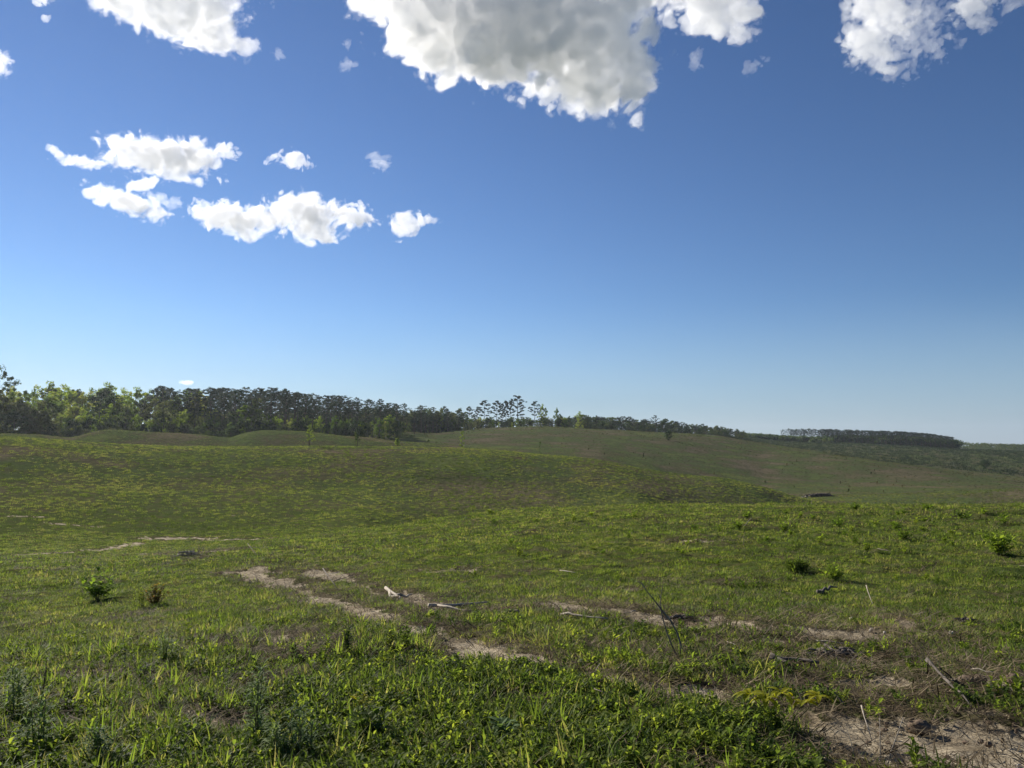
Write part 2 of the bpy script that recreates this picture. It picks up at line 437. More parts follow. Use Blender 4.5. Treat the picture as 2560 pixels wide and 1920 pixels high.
# ---------------------------------------------------------------- the ground, one sheet out to the horizon
def build_ground():
    az = np.concatenate([np.arange(-0.74, 0.74, 0.00125), np.linspace(0.74, 2 * math.pi - 0.74, 190)[:-1]])
    r = [0.6]
    while r[-1] < 5200:
        q = r[-1]; r.append(q * (1.0095 if q < 60 else 1.011 if q < 480 else 1.035 if q < 1700 else 1.1))
    r = np.array(r); nA, nR = len(az), len(r)
    A, R = np.meshgrid(az, r)
    X, Y = np.sin(A) * R, np.cos(A) * R
    Z = H(X, Y)
    B, L = soil(X, Y)
    near = np.clip(60 / R, 0, 1)
    Z = Z - 0.035 * B * (R < 70) + vnoise2(X / 0.16, Y / 0.16, 5) * 0.02 * near * (R < 45) + vnoise2(X / 0.5, Y / 0.5, 6) * 0.11 * np.clip((R - 8) / 15, 0, 1) * near
    V = np.stack([X, Y, Z], -1).reshape(-1, 3)
    V = np.concatenate([V, [[0, 0, 0]]])
    i, j = np.meshgrid(np.arange(nR - 1), np.arange(nA), indexing='ij')
    jn = (j + 1) % nA
    Q = np.stack([i * nA + j, (i + 1) * nA + j, (i + 1) * nA + jn, i * nA + jn], -1).reshape(-1, 4)[:, ::-1]
    c = len(V) - 1; jj = np.arange(nA)
    m, nt, p, out = new_mat('earth')
    geo = node(nt, 'ShaderNodeNewGeometry'); pos = geo.outputs['Position']
    at_b = node(nt, 'ShaderNodeAttribute', attribute_name='bare').outputs['Fac']
    at_l = node(nt, 'ShaderNodeAttribute', attribute_name='litter').outputs['Fac']
    at_f = node(nt, 'ShaderNodeAttribute', attribute_name='far').outputs['Fac']
    fine = noise(nt, 14, 8, 0.7, pos); mid = noise(nt, 2.2, 6, 0.65, pos); big = noise(nt, 0.06, 5, 0.6, pos); grain = noise(nt, 60, 4, 0.7, pos)
    green = ramp(nt, fine, [(0.3, (0.03, 0.045, 0.012)), (0.55, (0.06, 0.085, 0.02)), (0.75, (0.10, 0.12, 0.03))])
    green = mixc(nt, ramp(nt, mid, [(0.45, 0), (0.65, 0.7)]), green, (0.10, 0.085, 0.04))
    farg = ramp(nt, big, [(0.36, (0.155, 0.125, 0.085)), (0.45, (0.11, 0.105, 0.058)), (0.54, (0.085, 0.112, 0.045)), (0.64, (0.13, 0.155, 0.052))])
    farg = mixc(nt, ramp(nt, noise(nt, 0.9, 8, 0.8, pos), [(0.42, 0.0), (0.62, 0.7)]), farg, (0.042, 0.050, 0.024))
    green = mixc(nt, at_f, green, farg)
    lit = ramp(nt, fine, [(0.3, (0.030, 0.023, 0.016)), (0.5, (0.085, 0.064, 0.042)), (0.7, (0.20, 0.155, 0.105))])
    sand = ramp(nt, mid, [(0.3, (0.18, 0.145, 0.10)), (0.5, (0.36, 0.305, 0.215)), (0.7, (0.56, 0.485, 0.36))])
    sand = mixc(nt, ramp(nt, grain, [(0.5, 0), (0.7, 0.55)]), sand, (0.17, 0.12, 0.085))
    col = mixc(nt, mth(nt, 'MULTIPLY', at_l, ramp(nt, mid, [(0.35, 0.4), (0.6, 1)])), green, lit)
    bm = ramp(nt, mth(nt, 'ADD', at_b, mth(nt, 'MULTIPLY', mth(nt, 'SUBTRACT', fine, 0.5), 1.1)), [(0.42, 0), (0.6, 1)])
    col = mixc(nt, bm, col, sand)
    nt.links.new(col, p.inputs['Base Color'])
    p.inputs['Roughness'].default_value = 0.95; p.inputs['Specular IOR Level'].default_value = 0.0
    b = node(nt, 'ShaderNodeBump'); b.inputs['Strength'].default_value = 0.7; b.inputs['Distance'].default_value = 0.05
    nt.links.new(fine, b.inputs['Height'])
    b2 = node(nt, 'ShaderNodeBump'); b2.inputs['Strength'].default_value = 0.8; b2.inputs['Distance'].default_value = 0.9
    nt.links.new(mth(nt, 'MULTIPLY', noise(nt, 0.8, 6, 0.7, pos), at_f), b2.inputs['Height'])
    nt.links.new(b.outputs[0], b2.inputs['Normal']); nt.links.new(b2.outputs[0], p.inputs['Normal'])
    me = mesh_from('ground', V, Q, m, True)
    for nm, arr in (('bare', B), ('litter', L), ('far', np.clip((R - 50) / 60, 0, 1))):
        a = me.attributes.new(nm, 'FLOAT', 'POINT')
        a.data.foreach_set('value', np.append(arr.reshape(-1), 0).astype(np.float32))
    tag(link('ground', me), 'rolling grassy hills with worn bare tracks', None, None, 'structure')
build_ground()

# ---------------------------------------------------------------- clouds: closed bodies of lit droplets far up in the sky
def surface_nets(Fd):
    """closed mesh of the level 0 of a 3-D field"""
    ins = Fd > 0
    nx, ny, nz = Fd.shape
    c = [ins[i:nx-1+i, j:ny-1+j, k:nz-1+k] for i in (0, 1) for j in (0, 1) for k in (0, 1)]
    cnt = sum(a.astype(np.int8) for a in c)
    cell = (cnt > 0) & (cnt < 8)
    I, J, K = np.nonzero(cell)
    idx = np.full(cell.shape, -1, np.int64); idx[I, J, K] = np.arange(len(I))
    acc = np.zeros((len(I), 3)); n = np.zeros(len(I))
    val = lambda o: Fd[I + o[0], J + o[1], K + o[2]]
    for ax in range(3):
        for p in (0, 1):
            for q in (0, 1):
                o0 = [0, 0, 0]; o = [a for a in range(3) if a != ax]
                o0[o[0]], o0[o[1]] = p, q
                o1 = list(o0); o1[ax] = 1
                a, b = val(o0), val(o1)
                cr = (a > 0) != (b > 0)
                t = np.where(cr, a / np.where(cr, a - b, 1), 0)
                P = np.tile(np.array(o0, float), (len(I), 1)); P[:, ax] = t
                acc += P * cr[:, None]; n += cr
    V = np.stack([I, J, K], -1) + acc / n[:, None]
    Q = []
    for ax in range(3):
        a, b = [k for k in range(3) if k != ax]
        s0 = [slice(1, -1)] * 3; s0[ax] = slice(0, -1); s1 = list(s0); s1[ax] = slice(1, None)
        A, B = ins[tuple(s0)], ins[tuple(s1)]
        E = np.stack(np.nonzero(A != B), -1)
        if not len(E): continue
        off = np.ones(3, int); off[ax] = 0
        P = E + off; flip = A[tuple(E.T)]
        def g(da, db):
            q = P.copy(); q[:, a] += da; q[:, b] += db
            return idx[tuple(q.T)]
        quad = np.stack([g(-1, -1), g(0, -1), g(0, 0), g(-1, 0)], -1)
        if ax == 1: flip = ~flip
        quad[~flip] = quad[~flip][:, ::-1]
        Q.append(quad)
    return V, np.concatenate(Q)

def cloud_mat(name, density, aniso=0.35, colour=(0.995, 0.997, 1.0, 1)):
    m = bpy.data.materials.new(name); m.use_nodes = True; nt = m.node_tree
    nt.nodes.remove(nt.nodes['Principled BSDF'])
    v = nt.nodes.new('ShaderNodeVolumeScatter')
    v.inputs['Color'].default_value = colour; v.inputs['Density'].default_value = density
    v.inputs['Anisotropy'].default_value = aniso
    nt.links.new(v.outputs[0], nt.nodes['Material Output'].inputs['Volume'])
    return m
CLOUD_M = {k: cloud_mat('cloud_droplets_' + k, d) for k, d in (('deep', 0.022), ('puff', 0.015), ('thin', 0.006), ('rim', 0.0036))}
CLOUD_M['deep'] = cloud_mat('cloud_droplets_heavy', 0.022, 0.35, (0.983, 0.990, 1.0, 1))

def cloud(label, Yc, parts, mat='puff', vox=2.2, amp=0.75, lam=110.0, depth=1.0, seed=0, group=None):
    """parts: ellipses (px, py, rx, ry, angle) in photo pixels, blown up to bodies at axial distance Yc"""
    k = Yc / F
    P = np.array([(px, py, rx, ry) for px, py, rx, ry, _ in parts], float)
    pad = 1.35
    lo = np.array([(P[:, 0] - P[:, 2] * pad - 6).min(), (P[:, 1] - np.maximum(P[:, 3], P[:, 2] * 0.5) * pad - 6).min()])
    hi = np.array([(P[:, 0] + P[:, 2] * pad + 6).max(), (P[:, 1] + np.maximum(P[:, 3], P[:, 2] * 0.5) * pad + 6).max()])
    lo[1] = max(lo[1], -170)
    rz = max(math.sqrt(rx * ry) for rx, ry in P[:, 2:]) * depth * pad + 4
    nx, ny, nz = (int((hi[0] - lo[0]) / vox) + 1, int((hi[1] - lo[1]) / vox) + 1, int(2 * rz / vox) + 1)
    gx, gy, gz = np.meshgrid(lo[0] + np.arange(nx) * vox, lo[1] + np.arange(ny) * vox, -rz + np.arange(nz) * vox, indexing='ij')
    f = np.full(gx.shape, -9.0, np.float32)
    for i, (px, py, rx, ry, ang) in enumerate(parts):
        c, s = math.cos(math.radians(ang)), math.sin(math.radians(ang))
        u, v = gx - px, gy - py
        q = np.sqrt(((u * c + v * s) / rx) ** 2 + ((-u * s + v * c) / ry) ** 2 + ((gz - (i * 37 % 11 - 5) * 0.05 * ry) / (math.sqrt(rx * ry) * depth)) ** 2)
        h = 0.18; e = (1 - q).astype(np.float32); mx = np.maximum(f, e); f = mx + np.maximum(h - np.abs(f - e), 0) ** 2 / (4 * h)
    near = (f > -0.75) & (f < 0.8)
    X, Y, Z = gx[near] / lam, gy[near] / lam, gz[near] / lam
    w = vnoise3(X * 1.3, Y * 1.3, Z * 1.3, seed + 50) * 0.35
    s, a = 0, 1.0
    for o in range(6):
        q = vnoise3((X + w) * 2**o * 1.6 + 3.1 * o, (Y - w) * 2**o * 1.6, (Z + w) * 2**o * 1.6, seed + o)
        s = s + a * (1.5 * np.abs(q) - 0.27 if o < 4 else q * 0.8); a *= 0.56
    f[near] += (amp * 1.7 * s + 0.0).astype(np.float32)
    f[0], f[-1] = -1, -1; f[:, 0], f[:, -1] = -1, -1; f[:, :, 0], f[:, :, -1] = -1, -1
    V, Q = surface_nets(f)
    V = V * vox + np.array([lo[0], lo[1], -rz])
    c0 = ray((lo[0] + hi[0]) / 2, (lo[1] + hi[1]) / 2) * Yc + np.array([0, 0, CAM_Z])
    fw, up, rt = np.array([0, CP, SP]), np.array([0, -SP, CP]), np.array([1.0, 0, 0])
    W = (np.outer((V[:, 0] - 1280) * k, rt) + np.outer((960 - V[:, 1]) * k, up) + np.outer(Yc + V[:, 2] * k, fw)) + np.array([0, 0, CAM_Z])
    me = mesh_from('cloud', W - c0, Q, CLOUD_M[mat], True)
    o = tag(link('cloud', me, None, c0), label, 'cloud', group, 'thing')
    if mat != 'thin':       # the torn, half transparent rim
        g = f.copy(); g[near] += (0.13 + 0.28 * np.clip(vnoise3(X * 9, Y * 9, Z * 9, seed + 90), -0.5, 0.6)).astype(np.float32)
        g[0], g[-1] = -1, -1; g[:, 0], g[:, -1] = -1, -1; g[:, :, 0], g[:, :, -1] = -1, -1
        V, Q = surface_nets(g); V = V * vox + np.array([lo[0], lo[1], -rz])
        W = (np.outer((V[:, 0] - 1280) * k, rt) + np.outer((960 - V[:, 1]) * k, up) + np.outer(Yc + V[:, 2] * k, fw)) + np.array([0, 0, CAM_Z])
        link('rim', mesh_from('cloud_rim', W - c0, Q, CLOUD_M['rim'], True), o)
    return o

SMALL = 'small white clouds drifting low in the blue sky'
cloud('huge grey bellied white cloud hanging from the top middle of the sky', 2200, [
    (950, -10, 75, 65, 20), (1060, 30, 100, 110, 20), (1180, 30, 180, 130, 10), (1330, 60, 180, 140, 0), (1470, 80, 140, 140, 0),
    (1480, 205, 110, 68, 10), (1575, 180, 58, 105, 0), (1090, 140, 80, 55, 20), (1240, 170, 100, 42, 5), (1570, 0, 55, 60, 0), (1400, -70, 300, 90, 0)],
    'deep', 3.2, 0.60, 115, 0.85, 3)
cloud('big bright slanting cloud at the top left of the sky', 2300, [
    (310, 0, 95, 40, 15), (430, 45, 110, 52, 22), (530, 88, 85, 42, 18), (430, -40, 180, 60, 0), (500, 20, 95, 60, 20), (598, 108, 38, 20, 15)],
    'puff', 2.2, 0.62, 95, 0.9, 11)
cloud('ragged cloud at the top edge, right of the grey bellied one', 2300, [
    (1800, 40, 85, 55, 5), (1750, -10, 110, 50, 0), (1860, 15, 45, 48, 0), (1735, 60, 40, 30, 0)], 'puff', 2.4, 0.7, 90, 0.7, 21)
cloud('tattered cloud with a thin see-through right half near the top right corner', 2300, [
    (2170, 20, 60, 60, 0), (2150, 105, 45, 58, 10), (2225, 30, 60, 60, 0), (2190, 140, 50, 30, 30)], 'puff', 2.4, 0.75, 80, 0.6, 31)
cloud('faint veil of torn cloud trailing beside the tattered top right cloud', 2420, [
    (2265, 95, 85, 70, -20), (2300, 30, 80, 50, 0), (2225, 170, 60, 26, 10), (2330, 110, 40, 35, -30)], 'thin', 2.4, 1.15, 50, 0.4, 33)
cloud('white puff touching the top edge in the right corner of the sky', 2300, [
    (2425, 15, 48, 42, 0), (2450, 55, 40, 22, 10)], 'puff', 2.2, 0.8, 60, 0.6, 35)
cloud('thin streak of cloud in the very top right corner', 2300, [(2530, 5, 42, 24, -20)], 'thin', 2.0, 0.9, 50, 0.6, 36)
cloud('wide fluffy cloud, upper one of the pair in the left sky', 3300, [
    (400, 395, 120, 42, 8), (310, 366, 55, 20, 25), (470, 385, 70, 34, 18), (430, 430, 48, 24, 10)], 'puff', 1.7, 0.7, 75, 0.8, 41)
cloud('slanting cloud, lower one of the pair in the left sky', 3400, [
    (262, 490, 55, 22, 8), (325, 507, 75, 28, 20), (392, 530, 38, 14, 10), (355, 462, 45, 13, -12)], 'puff', 1.7, 0.75, 65, 0.8, 43)
cloud('torn wisp right of the lower cloud of the left pair', 3400, [(405, 500, 38, 13, 20), (440, 505, 26, 10, 20)], 'thin', 1.5, 0.8, 45, 0.8, 44)
cloud('left half of the long low cloud bank, with ragged tips', 3600, [
    (590, 550, 95, 32, 10), (545, 535, 50, 24, 0), (615, 578, 42, 20, 15), (650, 540, 40, 24, 20)], 'puff', 1.7, 0.75, 65, 0.8, 45)
cloud('rounded right half of the long low cloud bank', 3600, [
    (765, 535, 100, 40, 5), (785, 572, 62, 34, 8), (870, 540, 60, 28, 10), (905, 545, 30, 18, 0)], 'puff', 1.7, 0.72, 70, 0.8, 46)
cloud('small wedge shaped cloud just right of the long cloud bank', 3600, [(1016, 562, 36, 30, -15), (1058, 553, 40, 14, -8)], 'puff', 1.5, 0.75, 55, 0.8, 47)
cloud('thin curl of cloud left of the pair in the left sky', 3300, [(142, 382, 26, 11, 45), (200, 405, 52, 13, 8)], 'puff', 1.5, 0.85, 45, 0.8, 48)
cloud('little comma of cloud right of the upper cloud of the pair', 3300, [(562, 374, 30, 18, 20)], 'puff', 1.4, 0.8, 40, 0.8, 49)
cloud('little arched cloud above the long low cloud bank', 3300, [(690, 392, 22, 10, -25), (740, 400, 36, 20, 12)], 'puff', 1.4, 0.85, 40, 0.8, 50)
cloud('small feathery cloud alone between the arched and the grey bellied cloud', 3300, [(948, 407, 28, 18, 10)], 'thin', 1.4, 0.8, 40, 0.8, 51)
cloud('cut off white cloud at the left edge of the sky', 2800, [(0, 158, 26, 26, 30)], 'puff', 1.6, 0.7, 45, 0.8, 52)
cloud('small round cloud at the top edge near the left corner', 2500, [(100, 0, 26, 14, 0), (118, 46, 11, 11, 0)], 'puff', 1.3, 0.7, 40, 0.8, 53)
cloud('dot of cloud off the right tip of the slanting top left cloud', 2500, [(698, 137, 14, 14, 0)], 'thin', 1.2, 0.7, 30, 0.8, 54)
cloud('small torn cloud left of the grey bellied cloud', 2500, [(868, 163, 22, 15, -20), (868, 112, 10, 14, 0)], 'thin', 1.3, 0.7, 40, 0.8, 55)
cloud('small tall wisp right of the grey bellied cloud', 2500, [(1737, 150, 15, 26, 0)], 'thin', 1.3, 0.7, 40, 0.8, 56)
cloud('faint wisp below the ragged top edge cloud', 2500, [(1880, 168, 30, 14, -20)], 'thin', 1.3, 0.9, 40, 0.5, 57)
cloud('pale little cloud just above the treetops of the left wood', 6500, [(468, 957, 18, 6, 0)], 'puff', 1.0, 0.5, 30, 0.8, 58)

# ---------------------------------------------------------------- leafy materials
M_GRASS = foliage_mat('grass_blades', [(0.05, 0.070, 0.022), (0.085, 0.130, 0.030), (0.130, 0.190, 0.036), (0.175, 0.235, 0.045), (0.24, 0.27, 0.07), (0.29, 0.26, 0.13)], 0.60, 0.6, 0.12, patch=0.9)
M_FARGRASS = foliage_mat('far_grass', [(0.055, 0.076, 0.030), (0.092, 0.125, 0.040), (0.135, 0.175, 0.050), (0.175, 0.205, 0.06), (0.22, 0.22, 0.09)], 0.55, 0.7, 0.05, patch=0.10, patch_amt=0.9)
M_DULL = foliage_mat('hillside_weeds', [(0.020, 0.032, 0.014), (0.050, 0.058, 0.026), (0.095, 0.10, 0.038), (0.17, 0.145, 0.08)], 0.35, 0.7, 0.05, patch=0.05, patch_amt=0.8)
M_WEED = foliage_mat('broad_weed_leaf', [(0.06, 0.095, 0.025), (0.11, 0.155, 0.032), (0.17, 0.225, 0.04), (0.27, 0.31, 0.055)], 0.66, 0.6, 0.12)
M_DARKWEED = foliage_mat('tall_weed_leaf', [(0.10, 0.16, 0.06), (0.15, 0.22, 0.08), (0.22, 0.28, 0.12)], 0.45, 0.7, 0.12, tint=(1.1, 1.1, 0.6))
M_YELLOW = foliage_mat('yellow_leaf', [(0.28, 0.30, 0.02), (0.40, 0.38, 0.03), (0.50, 0.44, 0.04)], 0.6, 0.5, 0.15, tint=(1.3, 1.2, 0.4))
M_SAPLEAF = foliage_mat('sapling_leaf', [(0.08, 0.15, 0.02), (0.14, 0.21, 0.03), (0.20, 0.25, 0.05)], 0.5, 0.5, 0.3)
M_RUST = foliage_mat('rusty_leaf', [(0.10, 0.12, 0.02), (0.20, 0.11, 0.035), (0.30, 0.15, 0.05)], 0.5, 0.7, 0.05)
M_STRAW = foliage_mat('dead_straw', [(0.045, 0.034, 0.022), (0.13, 0.10, 0.06), (0.30, 0.24, 0.15)], 0.15, 0.8, 0.05, tint=(1, 1, 1))
M_TWIGS = foliage_mat('dead_twigs', [(0.035, 0.026, 0.018), (0.08, 0.06, 0.042), (0.20, 0.165, 0.12)], 0.0, 0.9, 0.05, tint=(1, 1, 1))
M_PINE = foliage_mat('pine_needles', [(0.012, 0.028, 0.014), (0.020, 0.044, 0.020), (0.032, 0.060, 0.024)], 0.2, 0.6, 0.2, patch=0.12, tint=(1.1, 1.2, 0.6))
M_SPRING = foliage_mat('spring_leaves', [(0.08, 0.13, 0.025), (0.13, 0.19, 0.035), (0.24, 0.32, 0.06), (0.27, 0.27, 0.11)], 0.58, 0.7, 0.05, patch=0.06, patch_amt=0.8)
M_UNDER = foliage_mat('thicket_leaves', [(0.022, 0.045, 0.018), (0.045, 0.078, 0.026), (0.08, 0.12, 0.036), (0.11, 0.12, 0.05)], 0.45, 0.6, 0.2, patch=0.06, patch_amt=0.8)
M_SCRUB = foliage_mat('dark_scrub', [(0.018, 0.032, 0.014), (0.03, 0.05, 0.02), (0.045, 0.062, 0.024)], 0.25, 0.7, 0.15, patch=0.03, patch_amt=0.8)
M_BARK = simple_mat('bark', (0.05, 0.04, 0.032), (0.13, 0.10, 0.08), 6, 0.9, 0.6, stretch=(3, 3, 0.6))
M_STEM = simple_mat('green_stem', (0.08, 0.09, 0.03), (0.16, 0.13, 0.06), 20, 0.7)
M_PALE = simple_mat('bleached_wood', (0.20, 0.165, 0.12), (0.46, 0.40, 0.32), 18, 0.75, 0.5, stretch=(1, 1, 4))
M_GREYWOOD = simple_mat('weathered_wood', (0.05, 0.042, 0.034), (0.17, 0.145, 0.12), 16, 0.85, 0.6, stretch=(1, 1, 4))
M_STONE = simple_mat('pale_stone', (0.32, 0.28, 0.24), (0.62, 0.58, 0.52), 9, 0.8, 0.5)
M_CLOD = simple_mat('earth_clod', (0.07, 0.05, 0.035), (0.22, 0.16, 0.11), 12, 0.95, 0.9)

# ---------------------------------------------------------------- ground cover: many small plants set out over the ground
def scatter(name, label, protos, X, Y, scl, kind_idx, sink=0.01, tilt=0.15, seed=1):
    r_ = np.random.default_rng(seed)
    n = len(X)
    V = np.stack([X, Y, H(X, Y) - sink], -1)
    me = bpy.data.meshes.new(name); me.vertices.add(n); me.vertices.foreach_set('co', V.astype(np.float32).ravel())
    rot = np.stack([r_.normal(0, tilt, n), r_.normal(0, tilt, n), r_.uniform(0, 6.283, n)], -1)
    a = me.attributes.new('rot', 'FLOAT_VECTOR', 'POINT'); a.data.foreach_set('vector', rot.astype(np.float32).ravel())
    a = me.attributes.new('size', 'FLOAT', 'POINT'); a.data.foreach_set('value', np.asarray(scl, np.float32))
    a = me.attributes.new('sort', 'INT', 'POINT'); a.data.foreach_set('value', np.asarray(kind_idx, np.int32))
    o = tag(link(name, me), label, name.replace('_', ' '), None, 'stuff')
    ng = bpy.data.node_groups.new(name + '_spread', 'GeometryNodeTree')
    ng.interface.new_socket('Geometry', in_out='INPUT', socket_type='NodeSocketGeometry')
    ng.interface.new_socket('Geometry', in_out='OUTPUT', socket_type='NodeSocketGeometry')
    gi, go = ng.nodes.new('NodeGroupInput'), ng.nodes.new('NodeGroupOutput')
    g2i = ng.nodes.new('GeometryNodeGeometryToInstance')
    for pm in reversed(protos):
        po = bpy.data.objects.new(name + '_plant', pm)
        oi = ng.nodes.new('GeometryNodeObjectInfo'); oi.inputs[0].default_value = po
        ng.links.new(oi.outputs['Geometry'], g2i.inputs[0])
    iop = ng.nodes.new('GeometryNodeInstanceOnPoints'); iop.inputs['Pick Instance'].default_value = True
    def named(nm, t):
        q = ng.nodes.new('GeometryNodeInputNamedAttribute'); q.data_type = t; q.inputs['Name'].default_value = nm
        return q.outputs[0]
    ng.links.new(gi.outputs[0], iop.inputs['Points']); ng.links.new(g2i.outputs[0], iop.inputs['Instance'])
    ng.links.new(named('sort', 'INT'), iop.inputs['Instance Index'])
    er = ng.nodes.new('FunctionNodeEulerToRotation'); ng.links.new(named('rot', 'FLOAT_VECTOR'), er.inputs[0])
    ng.links.new(er.outputs[0], iop.inputs['Rotation'])
    ng.links.new(named('size', 'FLOAT'), iop.inputs['Scale'])
    ng.links.new(iop.outputs[0], go.inputs[0])
    md = o.modifiers.new('spread', 'NODES'); md.node_group = ng
    return o

def spots(n, r0, r1, a0=-0.70, a1=0.70, power=1.0, seed=0):
    """n random ground spots in a fan; power 1 = even per square metre, lower = denser nearby"""
    r_ = np.random.default_rng(seed)
    u = r_.random(n)
    e = 2 * power
    r = (r0 ** e + u * (r1 ** e - r0 ** e)) ** (1 / e)
    a = r_.uniform(a0, a1, n)
    return np.sin(a) * r, np.cos(a) * r, r_

def tuft(r_, n, h, spread, width, curl=0.9, mat=None, segs=3, name='tuft', lean=0.25):
    b = MB()
    for i in range(n):
        a = r_.uniform(0, 6.283); d = spread * math.sqrt(r_.random())
        hh = h * r_.uniform(0.5, 1.15)
        b.blade((d * math.cos(a), d * math.sin(a), 0), a + r_.normal(0, 0.7), abs(r_.normal(lean, 0.28)), hh, width * r_.uniform(0.7, 1.2), r_.uniform(0.2, curl), segs)
    return b.mesh(name, mat)
pr = np.random.default_rng(3)
P_SHORT = [tuft(pr, 24, 0.062, 0.10, 0.0070, 1.5, M_GRASS, lean=0.75) for _ in range(5)] + [tuft(pr, 18, 0.06, 0.10, 0.006, 1.0, M_STRAW, lean=0.8)]
P_TALL = [tuft(pr, 20, 0.15, 0.07, 0.010, 2.1, M_GRASS, 4, lean=0.5) for _ in range(4)]
P_MID = [tuft(pr, 24, 0.085, 0.22, 0.018, 1.4, M_GRASS, 2, lean=0.8) for _ in range(5)] + [tuft(pr, 18, 0.07, 0.2, 0.014, 1.0, M_STRAW, 2, lean=0.9)]
def clump(r_, n, h, spread, w, mat, name='clump'):
    b = MB()
    for i in range(n):
        a = r_.uniform(0, 6.283); d = spread * math.sqrt(r_.random()); hh = h * r_.uniform(0.5, 1.1) * (1.1 - 0.6 * d / spread)
        b.blade((d * math.cos(a), d * math.sin(a), -0.02), a + r_.normal(0, 0.8), abs(r_.normal(0.35, 0.25)), hh, w * r_.uniform(0.6, 1.4), r_.uniform(0.2, 1.3), 2)
    return b.mesh(name, mat)
P_CLUMP = [clump(pr, 26, 0.24, 0.30, 0.045, M_FARGRASS) for _ in range(5)]
P_DULL = [clump(pr, 20, 0.62, 0.6, 0.10, M_DULL) for _ in range(5)]
def leafy(r_, stems, h, leaf_l, leaf_w, mat, per=7, droop=1.2, lean=0.5, spread=0.06):
    b = MB()
    for s in range(stems):
        a = r_.uniform(0, 6.283); d = spread * math.sqrt(r_.random()); base = np.array([d * math.cos(a), d * math.sin(a), 0.0])
        ln = r_.normal(0, 0.22, 2); hh = h * r_.uniform(0.6, 1.1)
        tip = base + np.array([ln[0], ln[1], 1.0]) * hh
        b.tube([base, (base + tip) / 2, tip], [0.0022, 0.0018, 0.001], 3)
        for i in range(per):
            t = 0.25 + 0.75 * i / (per - 1)
            p = base + (tip - base) * t
            L = leaf_l * r_.uniform(0.7, 1.15) * (1.1 - 0.3 * t)
            b.leaf(p, i * 2.4 + a + r_.normal(0, 0.3), lean + r_.normal(0, 0.2), L, L * leaf_w, droop * r_.uniform(0.6, 1.3), 3)
    return b.mesh('leafy_plant', mat)
P_WEED = [leafy(pr, 4, 0.085, 0.052, q, M_WEED, 7, 1.5, 0.7, 0.08) for q in (0.30, 0.42, 0.22, 0.36, 0.5)]
P_HORSE = [leafy(pr, 2, 0.30, 0.10, 0.13, M_DARKWEED, 26, 1.4, 0.8, 0.05) for _ in range(4)]
P_YEL = [leafy(pr, 3, 0.11, 0.05, 0.5, M_YELLOW, 6, 0.9, 0.9) for _ in range(2)]
def litter_proto(r_, n, l, w, mat):
    b = MB()
    for i in range(n):
        a = r_.uniform(0, 6.283); d = 0.14 * math.sqrt(r_.random())
        b.blade((d * math.cos(a), d * math.sin(a), 0.004 + 0.02 * r_.random()), r_.uniform(0, 6.28), r_.uniform(1.1, 1.6), l * r_.uniform(0.4, 1.3), w * r_.uniform(0.5, 1.5), r_.uniform(-0.3, 0.4), 2)
    return b.mesh('straw', mat)
P_LITTER = [litter_proto(pr, 16, 0.13, 0.006, M_STRAW) for _ in range(4)]
P_TWIG = [litter_proto(pr, 4, 0.26, 0.010, M_TWIGS) for _ in range(4)]

def keep(X, Y, R_, fb, fl, seed, amt=0.8):
    B, L = soil(X, Y)
    dens = 0.95 - fb * B - fl * L + fbm2(X / 0.5, Y / 0.5, 4, seed, 0.6) * amt + fbm2(X / 3.1, Y / 3.1, 3, seed + 5) * 0.5
    return R_.random(len(X)) < dens

